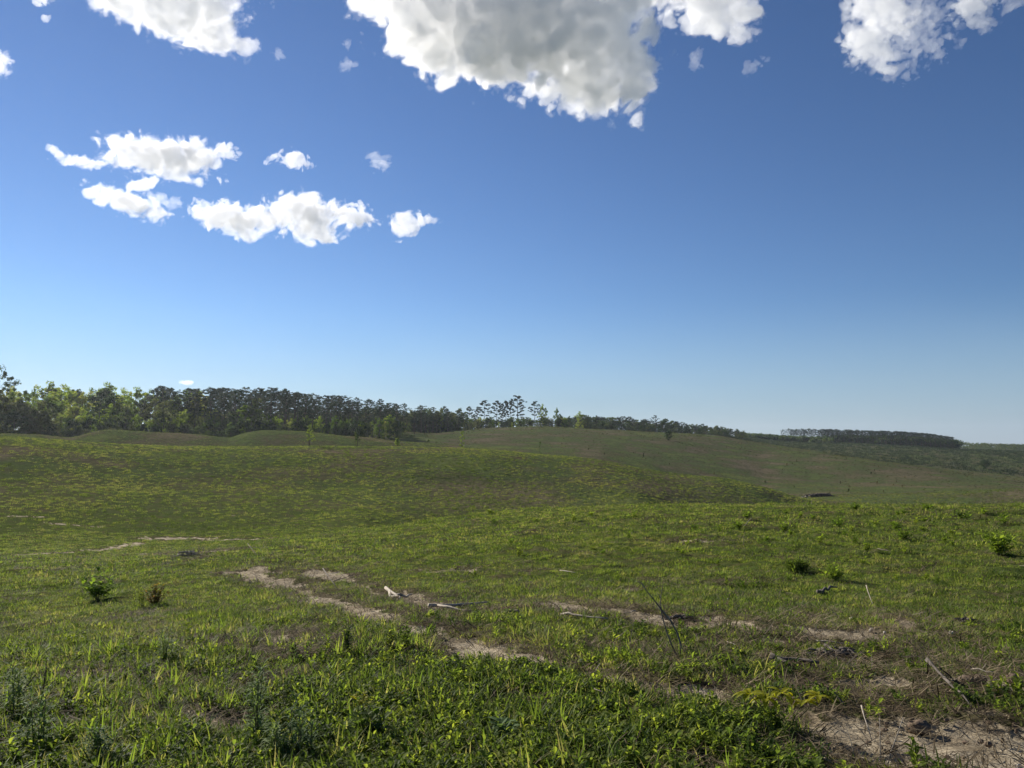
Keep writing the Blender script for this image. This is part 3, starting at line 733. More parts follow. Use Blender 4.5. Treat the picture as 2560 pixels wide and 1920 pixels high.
def cover():
    # short grass, dense at the feet, coarser with distance
    xs, ys, sc_, ix = [], [], [], []
    for n, r0, r1, pw, s0, s1, sd_ in ((86000, 1.2, 12, 0.62, 0.75, 1.3, 1), (80000, 11, 26, 0.6, 0.8, 1.5, 2)):
        wd = 1.25 if r1 < 20 else 1.0
        X, Y, R_ = spots(n, r0, r1, -wd, wd, pw, sd_)
        k = keep(X, Y, R_, 1.15, 0.75, 41)
        X, Y = X[k], Y[k]; h = 0.95 + 1.0 * fbm2(X / 0.9, Y / 0.9, 4, 61, 0.6)
        xs.append(X); ys.append(Y); sc_.append(R_.uniform(s0, s1, len(X)) * np.clip(h, 0.4, 1.8)); ix.append(np.where(R_.random(len(X)) < 0.10, 5, R_.integers(0, 5, len(X))))
    scatter('grass', 'short green pasture grass', P_SHORT, *map(np.concatenate, (xs, ys, sc_, ix)), seed=5)
    X, Y, R_ = spots(74000, 22, 62, -0.90, 0.90, 0.75, 8)
    k = keep(X, Y, R_, 1.1, 0.6, 43)
    X, Y = X[k], Y[k]
    scatter('meadow_grass', 'grass on the crest of the near slope', P_MID, X, Y, R_.uniform(0.6, 1.4, len(X)) * np.clip(0.95 + 0.9 * fbm2(X / 1.6, Y / 1.6, 4, 62, 0.6), 0.45, 1.7), np.where(R_.random(len(X)) < 0.08 + 0.2 * np.clip(fbm2(X / 2.2, Y / 2.2, 4, 66), 0, 1), 5, R_.integers(0, 5, len(X))), seed=6)
    # tall rank grass close to the viewer, thinning out to the right
    X, Y, R_ = spots(12500, 1.4, 9.5, -1.15, 1.15, 0.7, 12)
    k = keep(X, Y, R_, 1.3, 1.0, 47) & (fbm2(X / 1.2, Y / 1.2, 3, 63) + 0.25 - 0.10 * (Y - 5.5) - np.clip((X / Y - 0.25) * 2.2, 0, 1) * (X / Y < 1.0) > R_.random(len(X)) * 0.5 - 0.1)
    X, Y = X[k], Y[k]
    scatter('tall_grass', 'long arching grass blades close to the viewer', P_TALL, X, Y, R_.uniform(0.7, 1.35, len(X)), R_.integers(0, 4, len(X)), seed=7)
    # broad leaved weeds in the lower middle
    X, Y, R_ = spots(30000, 2.6, 10.5, -0.76, 0.62, 0.7, 14)
    u = X / Y
    m = np.exp(-((u - 0.05) / 0.30) ** 2) * np.clip((6.8 - Y) / 1.5, 0.03, 1) + 0.22 * np.clip((9.5 - Y) / 5, 0.1, 1)
    k = keep(X, Y, R_, 1.3, 0.9, 49) & (R_.random(len(X)) < m * (1 + fbm2(X / 0.8, Y / 0.8, 3, 65)))
    X, Y = X[k], Y[k]
    scatter('weeds', 'leafy green weeds among the near grass', P_WEED, X, Y, R_.uniform(0.45, 1.35, len(X)), R_.integers(0, 5, len(X)), seed=9)
    # dead straw and twigs
    X, Y, R_ = spots(60000, 2.6, 40, -0.76, 0.76, 0.55, 16)
    B, L = soil(X, Y); rr0 = np.hypot(X, Y)
    k = R_.random(len(X)) < np.clip((L * 0.85 + 0.06) * np.where(rr0 > 16, 0.45, 1) + (B > 0.3) * 0.10, 0, 1) * np.where(B > 0.6, 0.35, 1)
    X, Y = X[k], Y[k]; rr = np.hypot(X, Y)
    scatter('straw_litter', 'dead straw and chips lying on the worn ground', P_LITTER, X, Y, R_.uniform(0.6, 1.3, len(X)) * np.clip(rr / 14, 1, 1.5), R_.integers(0, 4, len(X)), seed=10, sink=0.0, tilt=0.1)
    X, Y, R_ = spots(20000, 2, 45, -0.76, 0.76, 0.6, 18)
    B, L = soil(X, Y); k = R_.random(len(X)) < (L * 0.6 + 0.02) * np.where(B > 0.5, 0.3, 1)
    X, Y = X[k], Y[k]; rr = np.hypot(X, Y)
    scatter('twig_litter', 'thin dead twigs strewn over the worn ground', P_TWIG, X, Y, R_.uniform(0.5, 1.2, len(X)) * np.clip(rr / 14, 1, 2), R_.integers(0, 4, len(X)), seed=11, sink=-0.01, tilt=0.12)
    # clumpy grass on the middle hill
    X, Y, R_ = spots(210000, 50, 262, -0.74, 0.74, 0.75, 20)
    d = fbm2(X / 1.1, Y / 1.1, 3, 71) * 0.9 + fbm2(X / 11.0, Y / 11.0, 4, 72) * 0.7; B, L = soil(X, Y)
    k = R_.random(len(X)) < (0.62 + d) * (1 - B)
    X, Y = X[k], Y[k]; rr = np.hypot(X, Y)
    scatter('hill_grass', 'clumpy grass covering the middle hill', P_CLUMP, X, Y, R_.uniform(0.5, 1.25, len(X)) * np.clip((262 - rr) / 110, 0.5, 1.0) * np.clip(rr / 75, 0.7, 1), R_.integers(0, 5, len(X)), seed=12, sink=0.03)
    X, Y, R_ = spots(42000, 170, 620, -0.25, 0.74, 0.8, 22)
    d = fbm2(X / 14.0, Y / 14.0, 4, 73)
    k = R_.random(len(X)) < 0.5 + 1.3 * d
    X, Y = X[k], Y[k]; rr = np.hypot(X, Y)
    scatter('hillside_weeds', 'low dull weeds over the far hillside', P_DULL, X, Y, R_.uniform(0.35, 0.9, len(X)) * np.clip(rr / 330, 0.7, 1.6), R_.integers(0, 5, len(X)), seed=13, sink=0.05)
cover()

# ---------------------------------------------------------------- trees
def leaf_cloud(r_, centres, radii, per, size, flat=0.7):
    """many small leaf-sized quads spread round each twig end"""
    C = np.repeat(np.asarray(centres, float), per, 0); Rr = np.repeat(np.asarray(radii, float), per)
    n = len(C)
    d = r_.normal(size=(n, 3)); d /= np.linalg.norm(d, axis=1)[:, None]
    d *= (r_.random(n) ** 0.5)[:, None] * Rr[:, None]; d[:, 2] *= flat
    P = C + d
    u = r_.normal(size=(n, 3)); u /= np.linalg.norm(u, axis=1)[:, None]
    w = np.cross(u, r_.normal(size=(n, 3))); w /= np.linalg.norm(w, axis=1)[:, None]
    s = size * r_.uniform(0.5, 1.3, n)[:, None]
    V = np.stack([P - u * s, P - w * s * 0.6, P + u * s, P + w * s * 0.6], 1).reshape(-1, 3)
    return V, np.arange(n * 4).reshape(-1, 4)

def crooked(r_, p0, p1, n, wob):
    p0, p1 = np.array(p0, float), np.array(p1, float)
    L = np.linalg.norm(p1 - p0)
    return [p0 + (p1 - p0) * i / n + (r_.normal(0, wob * L, 3) if 0 < i < n else 0) for i in range(n + 1)]

def pine_meshes(r_, h=20.0, bare=0.55, spread=3.2, dens=1.0):
    b = MB()
    lean = r_.normal(0, 0.25, 2)
    tr = crooked(r_, (0, 0, -0.6), (lean[0], lean[1], h * 0.97), 7, 0.006)
    b.tube(tr, [0.26 * (1 - 0.82 * i / 7) for i in range(8)], 7)
    cs, rs = [], []
    for k in range(int(26 * dens)):
        t = bare + (1 - bare) * (k / 25 / dens) ** 0.9
        z = h * min(t, 0.98)
        q = (t - bare) / (1 - bare)
        L = spread * (0.55 + 0.65 * math.sin(math.pi * min(1, 0.25 + q * 0.75))) * r_.uniform(0.5, 1.15) * (1.0 if q < 0.85 else 0.55)
        a = k * 2.4 + r_.normal(0, 0.4)
        base = np.array([lean[0] * t, lean[1] * t, z]); tip = base + np.array([math.cos(a) * L, math.sin(a) * L, L * r_.uniform(0.05, 0.5)])
        pts = crooked(r_, base, tip, 3, 0.06)
        b.tube(pts, [0.07, 0.05, 0.035, 0.02], 4)
        for f in ((0.55, 0.8, 1.0) if L > 1.6 else (0.7, 1.0)):
            cs.append(base + (tip - base) * f + r_.normal(0, 0.15, 3)); rs.append(r_.uniform(0.45, 0.85))
    cs.append(np.array([lean[0], lean[1], h * 0.97])); rs.append(0.9)
    for k in range(3):   # a few dead stubs on the bare trunk
        z = h * r_.uniform(0.25, bare); a = r_.uniform(0, 6.28); L = r_.uniform(0.4, 1.2)
        b.tube([(0, 0, z), (math.cos(a) * L, math.sin(a) * L, z + 0.1)], [0.05, 0.02], 4)
    V, Q = leaf_cloud(r_, cs, rs, 46, 0.17, 0.55)
    return b.mesh('pine_trunk', M_BARK, True), mesh_from('pine_crown', V, Q, M_PINE), h

def broad_meshes(r_, h=12.0, wide=3.6, low=0.22, mat=None, per=60, size=0.20, gap=0.9):
    b = MB(); cs, rs = [], []
    top = h * 0.82
    tr = crooked(r_, (0, 0, -0.5), (r_.normal(0, 0.3), r_.normal(0, 0.3), top), 6, 0.012)
    b.tube(tr, [0.17 * (1 - 0.85 * i / 6) * h / 12 + 0.02 for i in range(7)], 6)
    nb = 20
    for k in range(nb):
        t = low + (0.98 - low) * k / (nb - 1)
        L = wide * (math.sin(math.pi * (0.18 + 0.72 * (t - low) / (1 - low))) ** 0.8) * r_.uniform(0.55, 1.15)
        a = k * 2.4 + r_.normal(0, 0.5); base = np.array([0, 0, t * top]); tip = base + np.array([math.cos(a) * L, math.sin(a) * L, L * r_.uniform(0.3, 0.9)])
        b.tube(crooked(r_, base, tip, 3, 0.07), [0.06, 0.045, 0.03, 0.015], 4)
        for f in (0.5, 0.78, 1.0):
            cs.append(base + (tip - base) * f + r_.normal(0, 0.3, 3)); rs.append(r_.uniform(0.5, 1.0) * gap * h / 12)
    cs.append(np.array([0, 0, h * 0.93])); rs.append(0.8 * h / 12)
    V, Q = leaf_cloud(r_, cs, rs, per, size, 0.85)
    return b.mesh('tree_trunk', M_BARK, True), mesh_from('tree_crown', V, Q, mat), h

tr_ = np.random.default_rng(21)
PINES = [pine_meshes(tr_, 20, tr_.uniform(0.36, 0.56), tr_.uniform(2.8, 3.7), 1.15) for _ in range(6)]
LONE = [pine_meshes(tr_, 18, bz, sp, 0.85) for bz, sp in ((0.42, 3.0), (0.45, 3.6), (0.40, 3.2), (0.38, 4.4))]
for _t, _c, _h in LONE:      # fuller tufts on the trees that stand free
    _n = len(_c.vertices); _co = np.empty(_n * 3, np.float32); _c.vertices.foreach_get('co', _co); _q = _co.reshape(-1, 4, 3)
    _m = _q.mean(1, keepdims=True); _c.vertices.foreach_set('co', (_m + (_q - _m) * 1.55).ravel())
SPRING = [broad_meshes(tr_, 12, tr_.uniform(2.4, 3.2), 0.16, M_SPRING, 46, 0.22, 0.85) for _ in range(5)]
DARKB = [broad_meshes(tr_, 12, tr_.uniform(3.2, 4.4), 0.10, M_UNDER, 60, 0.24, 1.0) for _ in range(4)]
THICK = [broad_meshes(tr_, 5, 2.2, 0.03, M_UNDER, 40, 0.17, 1.9) for _ in range(3)]
PALETHICK = [broad_meshes(tr_, 5, 2.4, 0.03, M_DULL, 30, 0.22, 1.9) for _ in range(3)]
BIGTREE = broad_meshes(tr_, 26, 8.0, 0.12, M_UNDER, 90, 0.26, 0.62)

def tree(name, proto, loc, height, label, group=None, cat='tree', parts=('trunk', 'crown'), wide=1.0):
    o = bpy.data.objects.new(name, None); COL.objects.link(o); o.empty_display_size = 0.1
    s = height / proto[2]
    if parts[0] == 'trunk' and name != 'pine_tree': loc = np.array(loc) - np.array([0, 0, 0.11 * height]); s *= 1.11
    o.location = loc; o.scale = (s * wide, s * wide, s); o.rotation_euler = (0, 0, random.uniform(0, 6.283))
    tag(o, label, cat, group)
    link(parts[0], proto[0], o); link(parts[1], proto[1], o)
    return o

def outline(px):
    X_ = [-260, 0, 45, 100, 200, 300, 400, 500, 600, 700, 760, 850, 950, 1000, 1060, 1100, 1150, 1200]
    Y_ = [960, 950, 962, 977, 973, 971, 968, 973, 971, 972, 985, 992, 1001, 1006, 1018, 1022, 1026, 1030]
    return float(np.interp(px, X_, Y_))

def wood():
    R_ = np.random.default_rng(33)
    # tall pines of the left wood, four uneven rows deep
    for row, (r, step, x0, x1) in enumerate(((306, 34, 140, 1010), (326, 24, -60, 1080), (348, 21, -160, 1130), (372, 19, -200, 1190))):
        px = x0 + R_.uniform(0, step)
        while px < x1:
            rr = r + R_.normal(0, 6)
            p = polar(px, rr); yt = outline(px) - 4 + abs(R_.normal(0, 15)) + (8 if row == 0 else 0)
            h = top_at(px, yt, rr) - p[2]
            sparse = px < 470 and R_.random() < 0.68
            gap = (px < 60) or sparse or (px > 760 and row == 3 and R_.random() < 0.3)
            if not gap and h > 6:
                if px < 640: lab = 'dark tall pine in the left wood, among pale spring trees'
                elif px < 1010: lab = 'dark tall pine in the middle of the wood, bare trunk over a pale thicket'
                else: lab = 'smaller dark pine where the left wood thins out towards the hill'
                grp = 'pines among the spring trees of the left wood' if px < 640 else 'close set pines in the middle of the wood' if px < 1010 else 'pines at the thin end of the left wood'
                tree('pine_tree', PINES[R_.integers(0, 6)], p, h, lab, grp, wide=R_.uniform(0.9, 1.25))
            px += step * R_.uniform(0.7, 1.4)
    # spring-green broadleaf trees mixed in on the left
    for r, step, x0, x1 in ((300, 30, 40, 640), (318, 34, 60, 560), (338, 36, -80, 520), (360, 44, -80, 480)):
        px = x0 + R_.uniform(0, step)
        while px < x1:
            rr = r + R_.normal(0, 5); p = polar(px, rr)
            yt = {300: 1026, 318: 1000, 338: 981, 360: 970}[r] + R_.normal(0, 14)
            h = max(top_at(px, yt, rr) - p[2], 4)
            dark = R_.random() < 0.2
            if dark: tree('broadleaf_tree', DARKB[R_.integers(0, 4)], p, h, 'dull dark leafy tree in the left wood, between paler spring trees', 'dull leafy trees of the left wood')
            else: tree('broadleaf_tree', SPRING[R_.integers(0, 5)], p, h, 'pale green spring tree in the left wood, in front of dark pines', 'pale spring trees of the left wood')
            px += step * R_.uniform(0.7, 1.4)
    # the dark mass at the far left with the big open crown above it
    for k, (px, yt, r) in enumerate(((8, 985, 290), (50, 990, 285), (92, 1000, 288), (-30, 965, 288), (118, 1020, 283), (30, 1020, 276), (-60, 1000, 280))):
        p = polar(px, r); tree('broadleaf_tree', DARKB[k % 4], p, top_at(px, yt, r) - p[2], 'dark dense tree at the left edge of the wood, below the big open crown', 'dark dense trees at the left edge', wide=1.15)
    p = polar(-8, 292); tree('broadleaf_tree', BIGTREE, p, top_at(0, 906, 292) - p[2], 'tallest tree at the left edge, its open twiggy crown above all others', wide=0.85)
    # understory thicket along the wood's foot
    for r, step, x0, x1, y0, y1, n in ((292, 15, 560, 1010, 1040, 1060, 0), (297, 20, 60, 600, 1038, 1060, 1), (300, 14, 980, 1330, 1044, 1062, 2), (286, 24, 60, 900, 1058, 1074, 3), (392, 13, 420, 1120, 1018, 1040, 4), (404, 13, 420, 1150, 1014, 1036, 5)):
        px = x0 + R_.uniform(0, step)
        while px < x1:
            rr = (r if px < 1000 or n > 3 else 385 + 0.13 * (px - 1000)) + R_.normal(0, 3); p = polar(px, rr)
            h = max(top_at(px, R_.uniform(y0, y1), rr) - p[2], 1.8)
            light = R_.random() < (0.6 if n in (0, 2) else 0.3 if n < 4 else 0.0)
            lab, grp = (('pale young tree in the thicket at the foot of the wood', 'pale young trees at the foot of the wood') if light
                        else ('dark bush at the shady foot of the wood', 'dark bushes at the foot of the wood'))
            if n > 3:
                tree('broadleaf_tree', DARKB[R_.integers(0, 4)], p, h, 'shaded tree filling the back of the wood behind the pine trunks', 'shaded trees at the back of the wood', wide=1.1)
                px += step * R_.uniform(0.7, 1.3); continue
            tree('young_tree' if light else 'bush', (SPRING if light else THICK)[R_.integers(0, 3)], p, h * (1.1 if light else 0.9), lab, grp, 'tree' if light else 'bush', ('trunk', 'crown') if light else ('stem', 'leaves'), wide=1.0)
            px += step * R_.uniform(0.6, 1.4)
    # trees along the crest of the far hill
    for px, yt, kind, i, w, lab in (
        (1112, 1018, 'p', 2, 0.9, 'lopsided pine leftmost on the far crest, close to the wood'), (1172, 1018, 'p', 1, 1.0, 'round topped pine on the crest left of the umbrella shaped pine'),
        (1192, 1022, 'p', 0, 0.8, 'small pine touching the umbrella shaped pine on the crest'),
        (1209, 1003, 'p', 1, 1.15, 'umbrella shaped pine on the crest, first of the tall ones'), (1241, 1004, 'p', 2, 1.05, 'bushy topped pine on the crest between umbrella and twin pines'),
        (1257, 1010, 'p', 0, 0.8, 'thin pine behind the bushy topped pine on the crest'), (1265, 1003, 'p', 0, 0.85, 'left one of the twin pines beside the tallest crest pine'),
        (1277, 1005, 'p', 2, 0.85, 'right one of the twin pines beside the tallest crest pine'), (1295, 991, 'p', 3, 1.2, 'tallest pine on the crest, standing clear on a bare trunk'),
        (1336, 1005, 'p', 1, 1.0, 'dark flat topped pine right of the gap on the crest'), (1357, 1009, 's', 1, 0.75, 'pale leafy tree leaning on the dark flat topped crest pine'),
        (1392, 1019, 's', 2, 0.62, 'narrow green tree alone right of the gap on the crest'), (1402, 1036, 'd', 0, 0.7, 'low dark tree joined to the narrow green crest tree'),
        (1424, 1040, 'd', 1, 0.9, 'round dark tree between the narrow tree and the spreading tree'), (1450, 1028, 's', 3, 1.1, 'spreading yellowish tree on the right part of the crest'),
        (1466, 1038, 'd', 2, 0.8, 'dark tree touching the spreading yellowish tree'), (1492, 1040, 'p', 0, 0.9, 'short pine at the start of the dark tree belt'),
        (1640, 1040, 'p', 3, 0.9, 'wide pine rising above the dark tree belt')):
        r = 455 + R_.normal(0, 4); p = polar(px, r)
        pr_ = {'p': LONE, 's': SPRING, 'd': DARKB}[kind][i]
        tree('pine_tree' if kind == 'p' else 'broadleaf_tree', pr_, p, top_at(px, yt, r) - p[2] + 0.3, lab, wide=w)
    for px in np.arange(1080, 1420, 5.0):
        px += R_.normal(0, 4); r = 440 + R_.normal(0, 5); p = polar(px, r); light = R_.random() < 0.4
        tree('young_tree' if light else 'bush', (SPRING if light else DARKB)[R_.integers(0, 3)], p, max(top_at(px, R_.uniform(1040, 1054), r) - p[2], 2),
             'pale young tree under the tall pines on the far crest' if light else 'dark bush under the tall pines on the far crest', 'pale young trees under the crest pines' if light else 'dark bushes under the crest pines', 'tree' if light else 'bush', wide=1.3)
    # the dark belt sinking away to the right behind the crest
    bx, by = [1400, 1490, 1560, 1640, 1700, 1800, 1862], [1045, 1043, 1047, 1053, 1058, 1067, 1076]
    for r, step, lift in ((470, 12, 14), (480, 11, 6), (500, 11, 0), (525, 12, 0)):
        px = 1405 + R_.uniform(0, 9)
        while px < 1866:
            rr = r + (px - 1400) * 0.28; p = polar(px, rr); yt = np.interp(px, bx, by) + lift + R_.normal(0, 3)
            d = R_.random() < 0.62 or lift > 10
            tree('broadleaf_tree' if d else 'pine_tree', DARKB[R_.integers(0, 4)] if d else PINES[R_.integers(0, 6)], p, max(top_at(px, yt, rr) - p[2], 3),
                 'dark tree in the belt that sinks away behind the far hill', 'trees of the belt behind the far hill', wide=1.7 if not d else 1.25)
            px += step * R_.uniform(0.6, 1.5)
    # the plantation block on the distant right hill
    gx, gy = [1958, 2000, 2100, 2180, 2260, 2300, 2350, 2384], [1070, 1071, 1073, 1075, 1078, 1081, 1086, 1092]
    for r, step, x0 in ((835, 11, 1958), (860, 9, 1985), (885, 9, 2060)):
        px = x0
        while px < 2386:
            p = polar(px, r); yt = np.interp(px, gx, gy) + abs(R_.normal(0, 2.2))
            tree('pine_tree', PINES[R_.integers(0, 6)], p, top_at(px, yt, r) - p[2], 'tiny pine in the flat topped block of trees on the distant right hill', 'pines of the block on the distant right hill', wide=1.3)
            px += step * R_.uniform(0.6, 1.3)
    # woods too far to count
    def far_wood(name, label, px0, px1, r, ys, n, deep, mat=M_PINE, hmin=4):
        cs, rs = [], []
        for _ in range(n):
            px = R_.uniform(px0, px1); rr = r + R_.uniform(0, deep); p = polar(px, rr)
            yt = np.interp(px, *ys) + abs(R_.normal(0, 2.0)); zt = max(top_at(px, yt, rr), p[2] + hmin)
            for k in range(5):
                cs.append((p[0] + R_.normal(0, 1.6), p[1] + R_.normal(0, 1.6), zt - 1.2 - (zt - p[2]) * 0.9 * R_.random() ** 1.3)); rs.append(R_.uniform(1.6, 2.8))
        V, Q = leaf_cloud(R_, cs, rs, 26, 0.75, 0.8)
        tag(link(name, mesh_from(name, V, Q, mat)), label, 'wood', None, 'stuff')
    far_wood('distant_wood', 'thin dark wood along the horizon at the far right', 2370, 2900, 1250, ([2370, 2440, 2560, 2900], [1101, 1106, 1110, 1113]), 420, 220, M_UNDER, 5)
    far_wood('low_wood', 'low dark wood under the gap between belt and block', 1850, 2080, 800, ([1850, 1900, 1960, 2080], [1080, 1084, 1088, 1092]), 260, 60, M_UNDER, 4)
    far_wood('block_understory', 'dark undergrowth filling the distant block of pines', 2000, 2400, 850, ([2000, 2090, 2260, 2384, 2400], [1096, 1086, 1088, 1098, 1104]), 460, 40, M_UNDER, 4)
    cl = [clump(R_, 22, 1.5, 1.6, 0.22, M_SCRUB) for _ in range(4)]
    X, Y, Q_ = spots(26000, 520, 1150, 0.18, 0.80, 1.0, 24)
    scatter('distant_scrub', 'dark low scrub on the distant right slope', cl, X, Y, Q_.uniform(0.6, 1.3, len(X)), Q_.integers(0, 4, len(X)), seed=14, sink=0.05)
wood()

# lone saplings left standing on the middle hill
def sapling(px, yb, yt, r, label, leafy_top=True, wide=0.8, mat_i=0):
    p = polar(px, r); h = top_at(px, yt, r) - p[2]
    b = MB(); R_ = np.random.default_rng(int(px)); cs, rs = [], []
    b.tube(crooked(R_, (0, 0, -0.2), (R_.normal(0, 0.1), 0, h), 5, 0.01), [0.075, 0.065, 0.055, 0.042, 0.03, 0.015], 6)
    n = 14
    for k in range(n):
        t = (0.2 if leafy_top else 0.35) + 0.8 * k / n; t = min(t, 1); L = wide * (1.15 - t) * R_.uniform(0.6, 1.2)
        a = k * 2.4; base = np.array([0, 0, h * t]); tip = base + np.array([math.cos(a) * L, math.sin(a) * L, L * 0.5])
        b.tube([base, tip], [0.012, 0.006], 4); cs += [tip, (base + tip) / 2]; rs += [0.2, 0.16]
    V, Q = leaf_cloud(R_, cs, [q * 1.15 for q in rs], 24 if leafy_top else 10, 0.09, 0.8)
    o = bpy.data.objects.new('sapling', None); COL.objects.link(o); o.location = p; tag(o, label, 'sapling')
    link('trunk', b.mesh('sapling_trunk', M_BARK), o); link('crown', mesh_from('sapling_crown', V, Q, M_SAPLEAF if leafy_top else M_UNDER), o)
sapling(773, 1122, 1062, 132, 'tall thin sapling on the middle hill, its pale top against the wood', True, 0.9)
sapling(893, 1118, 1074, 134, 'bare thin sapling on the middle hill crest, third from left', False, 0.5)
sapling(889, 1100, 1082, 150, 'short bushy sapling just behind the bare thin one', False, 0.5)
sapling(993, 1120, 1096, 138, 'small leafy sapling on the middle hill crest', True, 0.45)
sapling(1155, 1120, 1076, 150, 'bright yellow green sapling against the dark far hill', True, 0.95)
sapling(1350, 1126, 1106, 160, 'slim sapling behind the middle of the hill crest', False, 0.5)
sapling(1070, 1112, 1100, 200, 'tiny sapling in the hollow left of the bright yellow green one', False, 0.5)

# ---------------------------------------------------------------- single plants one can point to
def plant(name, px, py, hpx, wpx, label, style='bushy', leaf=M_WEED, seed=0, group=None, cat='plant', leafpx=9, n=10, hue=None):
    """a rooted plant: px,py = its foot in the photo; hpx,wpx = its size there"""
    p = at(px, py); r = math.hypot(*p[:2]); k = r / F * 1.02
    h, w, ll = hpx * k, wpx * k, leafpx * k
    R_ = np.random.default_rng(seed * 7 + int(px)); S, Lf = MB(), MB()
    if style == 'bushy':
        for i in range(n):
            a = R_.uniform(0, 6.283); out = w * 0.5 * R_.uniform(0.2, 1.0); hh = h * R_.uniform(0.5, 1.0) * (1.15 - 0.5 * out / (w * 0.5))
            tip = np.array([math.cos(a) * out, math.sin(a) * out, hh]); pts = crooked(R_, (0, 0, -0.02), tip, 3, 0.05)
            S.tube(pts, [0.005, 0.004, 0.003, 0.0015], 4)
            for j in range(9):
                t = 0.25 + 0.75 * j / 8; q = tip * t
                Lf.leaf(q, j * 2.4 + a, R_.uniform(0.6, 1.5), ll * R_.uniform(0.7, 1.3), ll * 0.5, R_.uniform(0.4, 1.4), 3)
    elif style == 'spire':       # upright stem closely set with narrow leaves
        for i in range(n):
            a = R_.uniform(0, 6.283); b0 = np.array([math.cos(a), math.sin(a), 0]) * w * 0.25 * R_.random()
            tip = b0 + np.array([R_.normal(0, 0.08), R_.normal(0, 0.08), 1.0]) * h * R_.uniform(0.55, 1.0)
            S.tube([b0 - [0, 0, 0.02], (b0 + tip) / 2, tip], [0.004, 0.003, 0.0015], 4)
            m = 20
            for j in range(m):
                t = 0.12 + 0.88 * j / (m - 1)
                Lf.leaf(b0 + (tip - b0) * t, j * 2.4 + a, 0.75 + R_.normal(0, 0.25), ll * R_.uniform(0.8, 1.5) * (1.25 - 0.6 * t), ll * 0.13, R_.uniform(0.8, 2.0), 4)
    elif style == 'hanging':     # thin stems with big drooping leaves in bunches
        for i in range(n):
            x = (i / max(n - 1, 1) - 0.5) * w; tip = np.array([x, R_.normal(0, w * 0.12), h * R_.uniform(0.8, 1.0)])
            S.tube(crooked(R_, (0, 0, -0.03), tip, 3, 0.03), [0.005, 0.004, 0.003, 0.002], 5)
            for j in range(7):
                Lf.leaf(tip, j * 0.9 + R_.normal(0, 0.3), R_.uniform(0.9, 1.4), ll * R_.uniform(0.75, 1.1), ll * 0.36, R_.uniform(1.1, 1.9), 5)
    o = bpy.data.objects.new(name, None); COL.objects.link(o); o.location = p; o.empty_display_size = 0.05
    tag(o, label, cat, group)
    link('stem', S.mesh('plant_stem', M_STEM), o); link('leaves', Lf.mesh('plant_leaves', leaf, False), o)
    return o

M_BUSHLEAF = foliage_mat('slope_bush_leaf', [(0.12, 0.19, 0.03), (0.19, 0.26, 0.04), (0.27, 0.32, 0.06)], 0.65, 0.7, 0.05)
plant('leafy_bush', 245, 1500, 58, 90, 'round pale leafed bush on the left slope, beside the orange bush', 'bushy', M_BUSHLEAF, 1, leafpx=15, n=20, cat='bush')
plant('rusty_bush', 388, 1516, 62, 66, 'orange brown bush on the left slope', 'bushy', M_RUST, 2, leafpx=10, n=22, cat='bush')
plant('green_bush', 350, 1522, 52, 46, 'green upright bush touching the orange brown bush', 'spire', M_WEED, 3, leafpx=12, n=9, cat='bush')
for px, py, h, w, lab in (
    (868, 1632, 70, 26, 'single leafy stalk left of the pair of young bushes, in front of the bare track'),
    (968, 1628, 82, 48, 'taller darker one of the young bushes in front of the bare track'),
    (1012, 1622, 74, 34, 'yellower young bush just right of the tall dark one')):
    plant('young_bush', px, py, h, w, lab, 'bushy', M_BUSHLEAF if px > 1000 else M_WEED, 4, leafpx=12, n=9, cat='bush')
for px, py, h, w, n, lab in (
    (2085, 1455, 48, 60, 16, 'widest fresh green bush on the right slope, beside the dark green patch'), (2262, 1352, 32, 40, 12, 'round pale bush high on the right slope'),
    (2496, 1392, 60, 78, 22, 'largest bush near the right edge of the slope'), (2408, 1300, 22, 40, 9, 'dark low bush on the crest near the right edge'),
    (2512, 1312, 26, 44, 9, 'pale bush on the crest at the right edge'), (2098, 1318, 30, 46, 12, 'broad low bush in the middle of the right slope'),
    (1962, 1332, 32, 44, 12, 'dark bush left of the broad low one on the right slope'), (1850, 1326, 26, 30, 10, 'small bush with a pale stick leaning beside it'),
    (2240, 1328, 22, 22, 8, 'small upright bush just above the round pale bush'), (2168, 1380, 26, 34, 9, 'low bush between the fresh green and the round pale bush'),
    (2050, 1362, 30, 16, 6, 'thin upright bush above the dark green patch'), (2136, 1362, 26, 18, 6, 'thin leaning bush right of the thin upright one'),
    (1866, 1298, 20, 30, 8, 'crest bush above the small bush with the stick'), (2140, 1276, 16, 30, 7, 'spiky dark plant on the crest, leftmost of the crest plants'),
    (2312, 1274, 14, 44, 8, 'wide flat plant on the crest edge'), (1434, 1306, 26, 14, 6, 'yellow tipped seedling on the near crest, left of centre'),
    (1296, 1392, 34, 28, 8, 'yellow green bush in the middle of the near slope'), (1226, 1286, 14, 40, 6, 'low leafy plant on the crest above the gully'),
    (1860, 1480, 30, 50, 9, 'brown green weedy clump above the bare patch'), (1480, 1290, 14, 24, 5, 'small leafy plant on the crest left of centre')):
    plant('slope_bush', px, py, h, w, lab, 'bushy', M_BUSHLEAF, int(h), leafpx=max(8, h * 0.24), n=n, cat='bush')
plant('dark_weed_patch', 1990, 1432, 26, 110, 'dark green patch of lush weeds on the right slope', 'spire', M_WEED, 5, leafpx=20, n=26, cat='plant')
plant('yellow_seedling', 1960, 1822, 74, 150, 'seedling with big drooping yellow green leaves', 'hanging', M_YELLOW, 6, leafpx=40, n=5, cat='seedling')
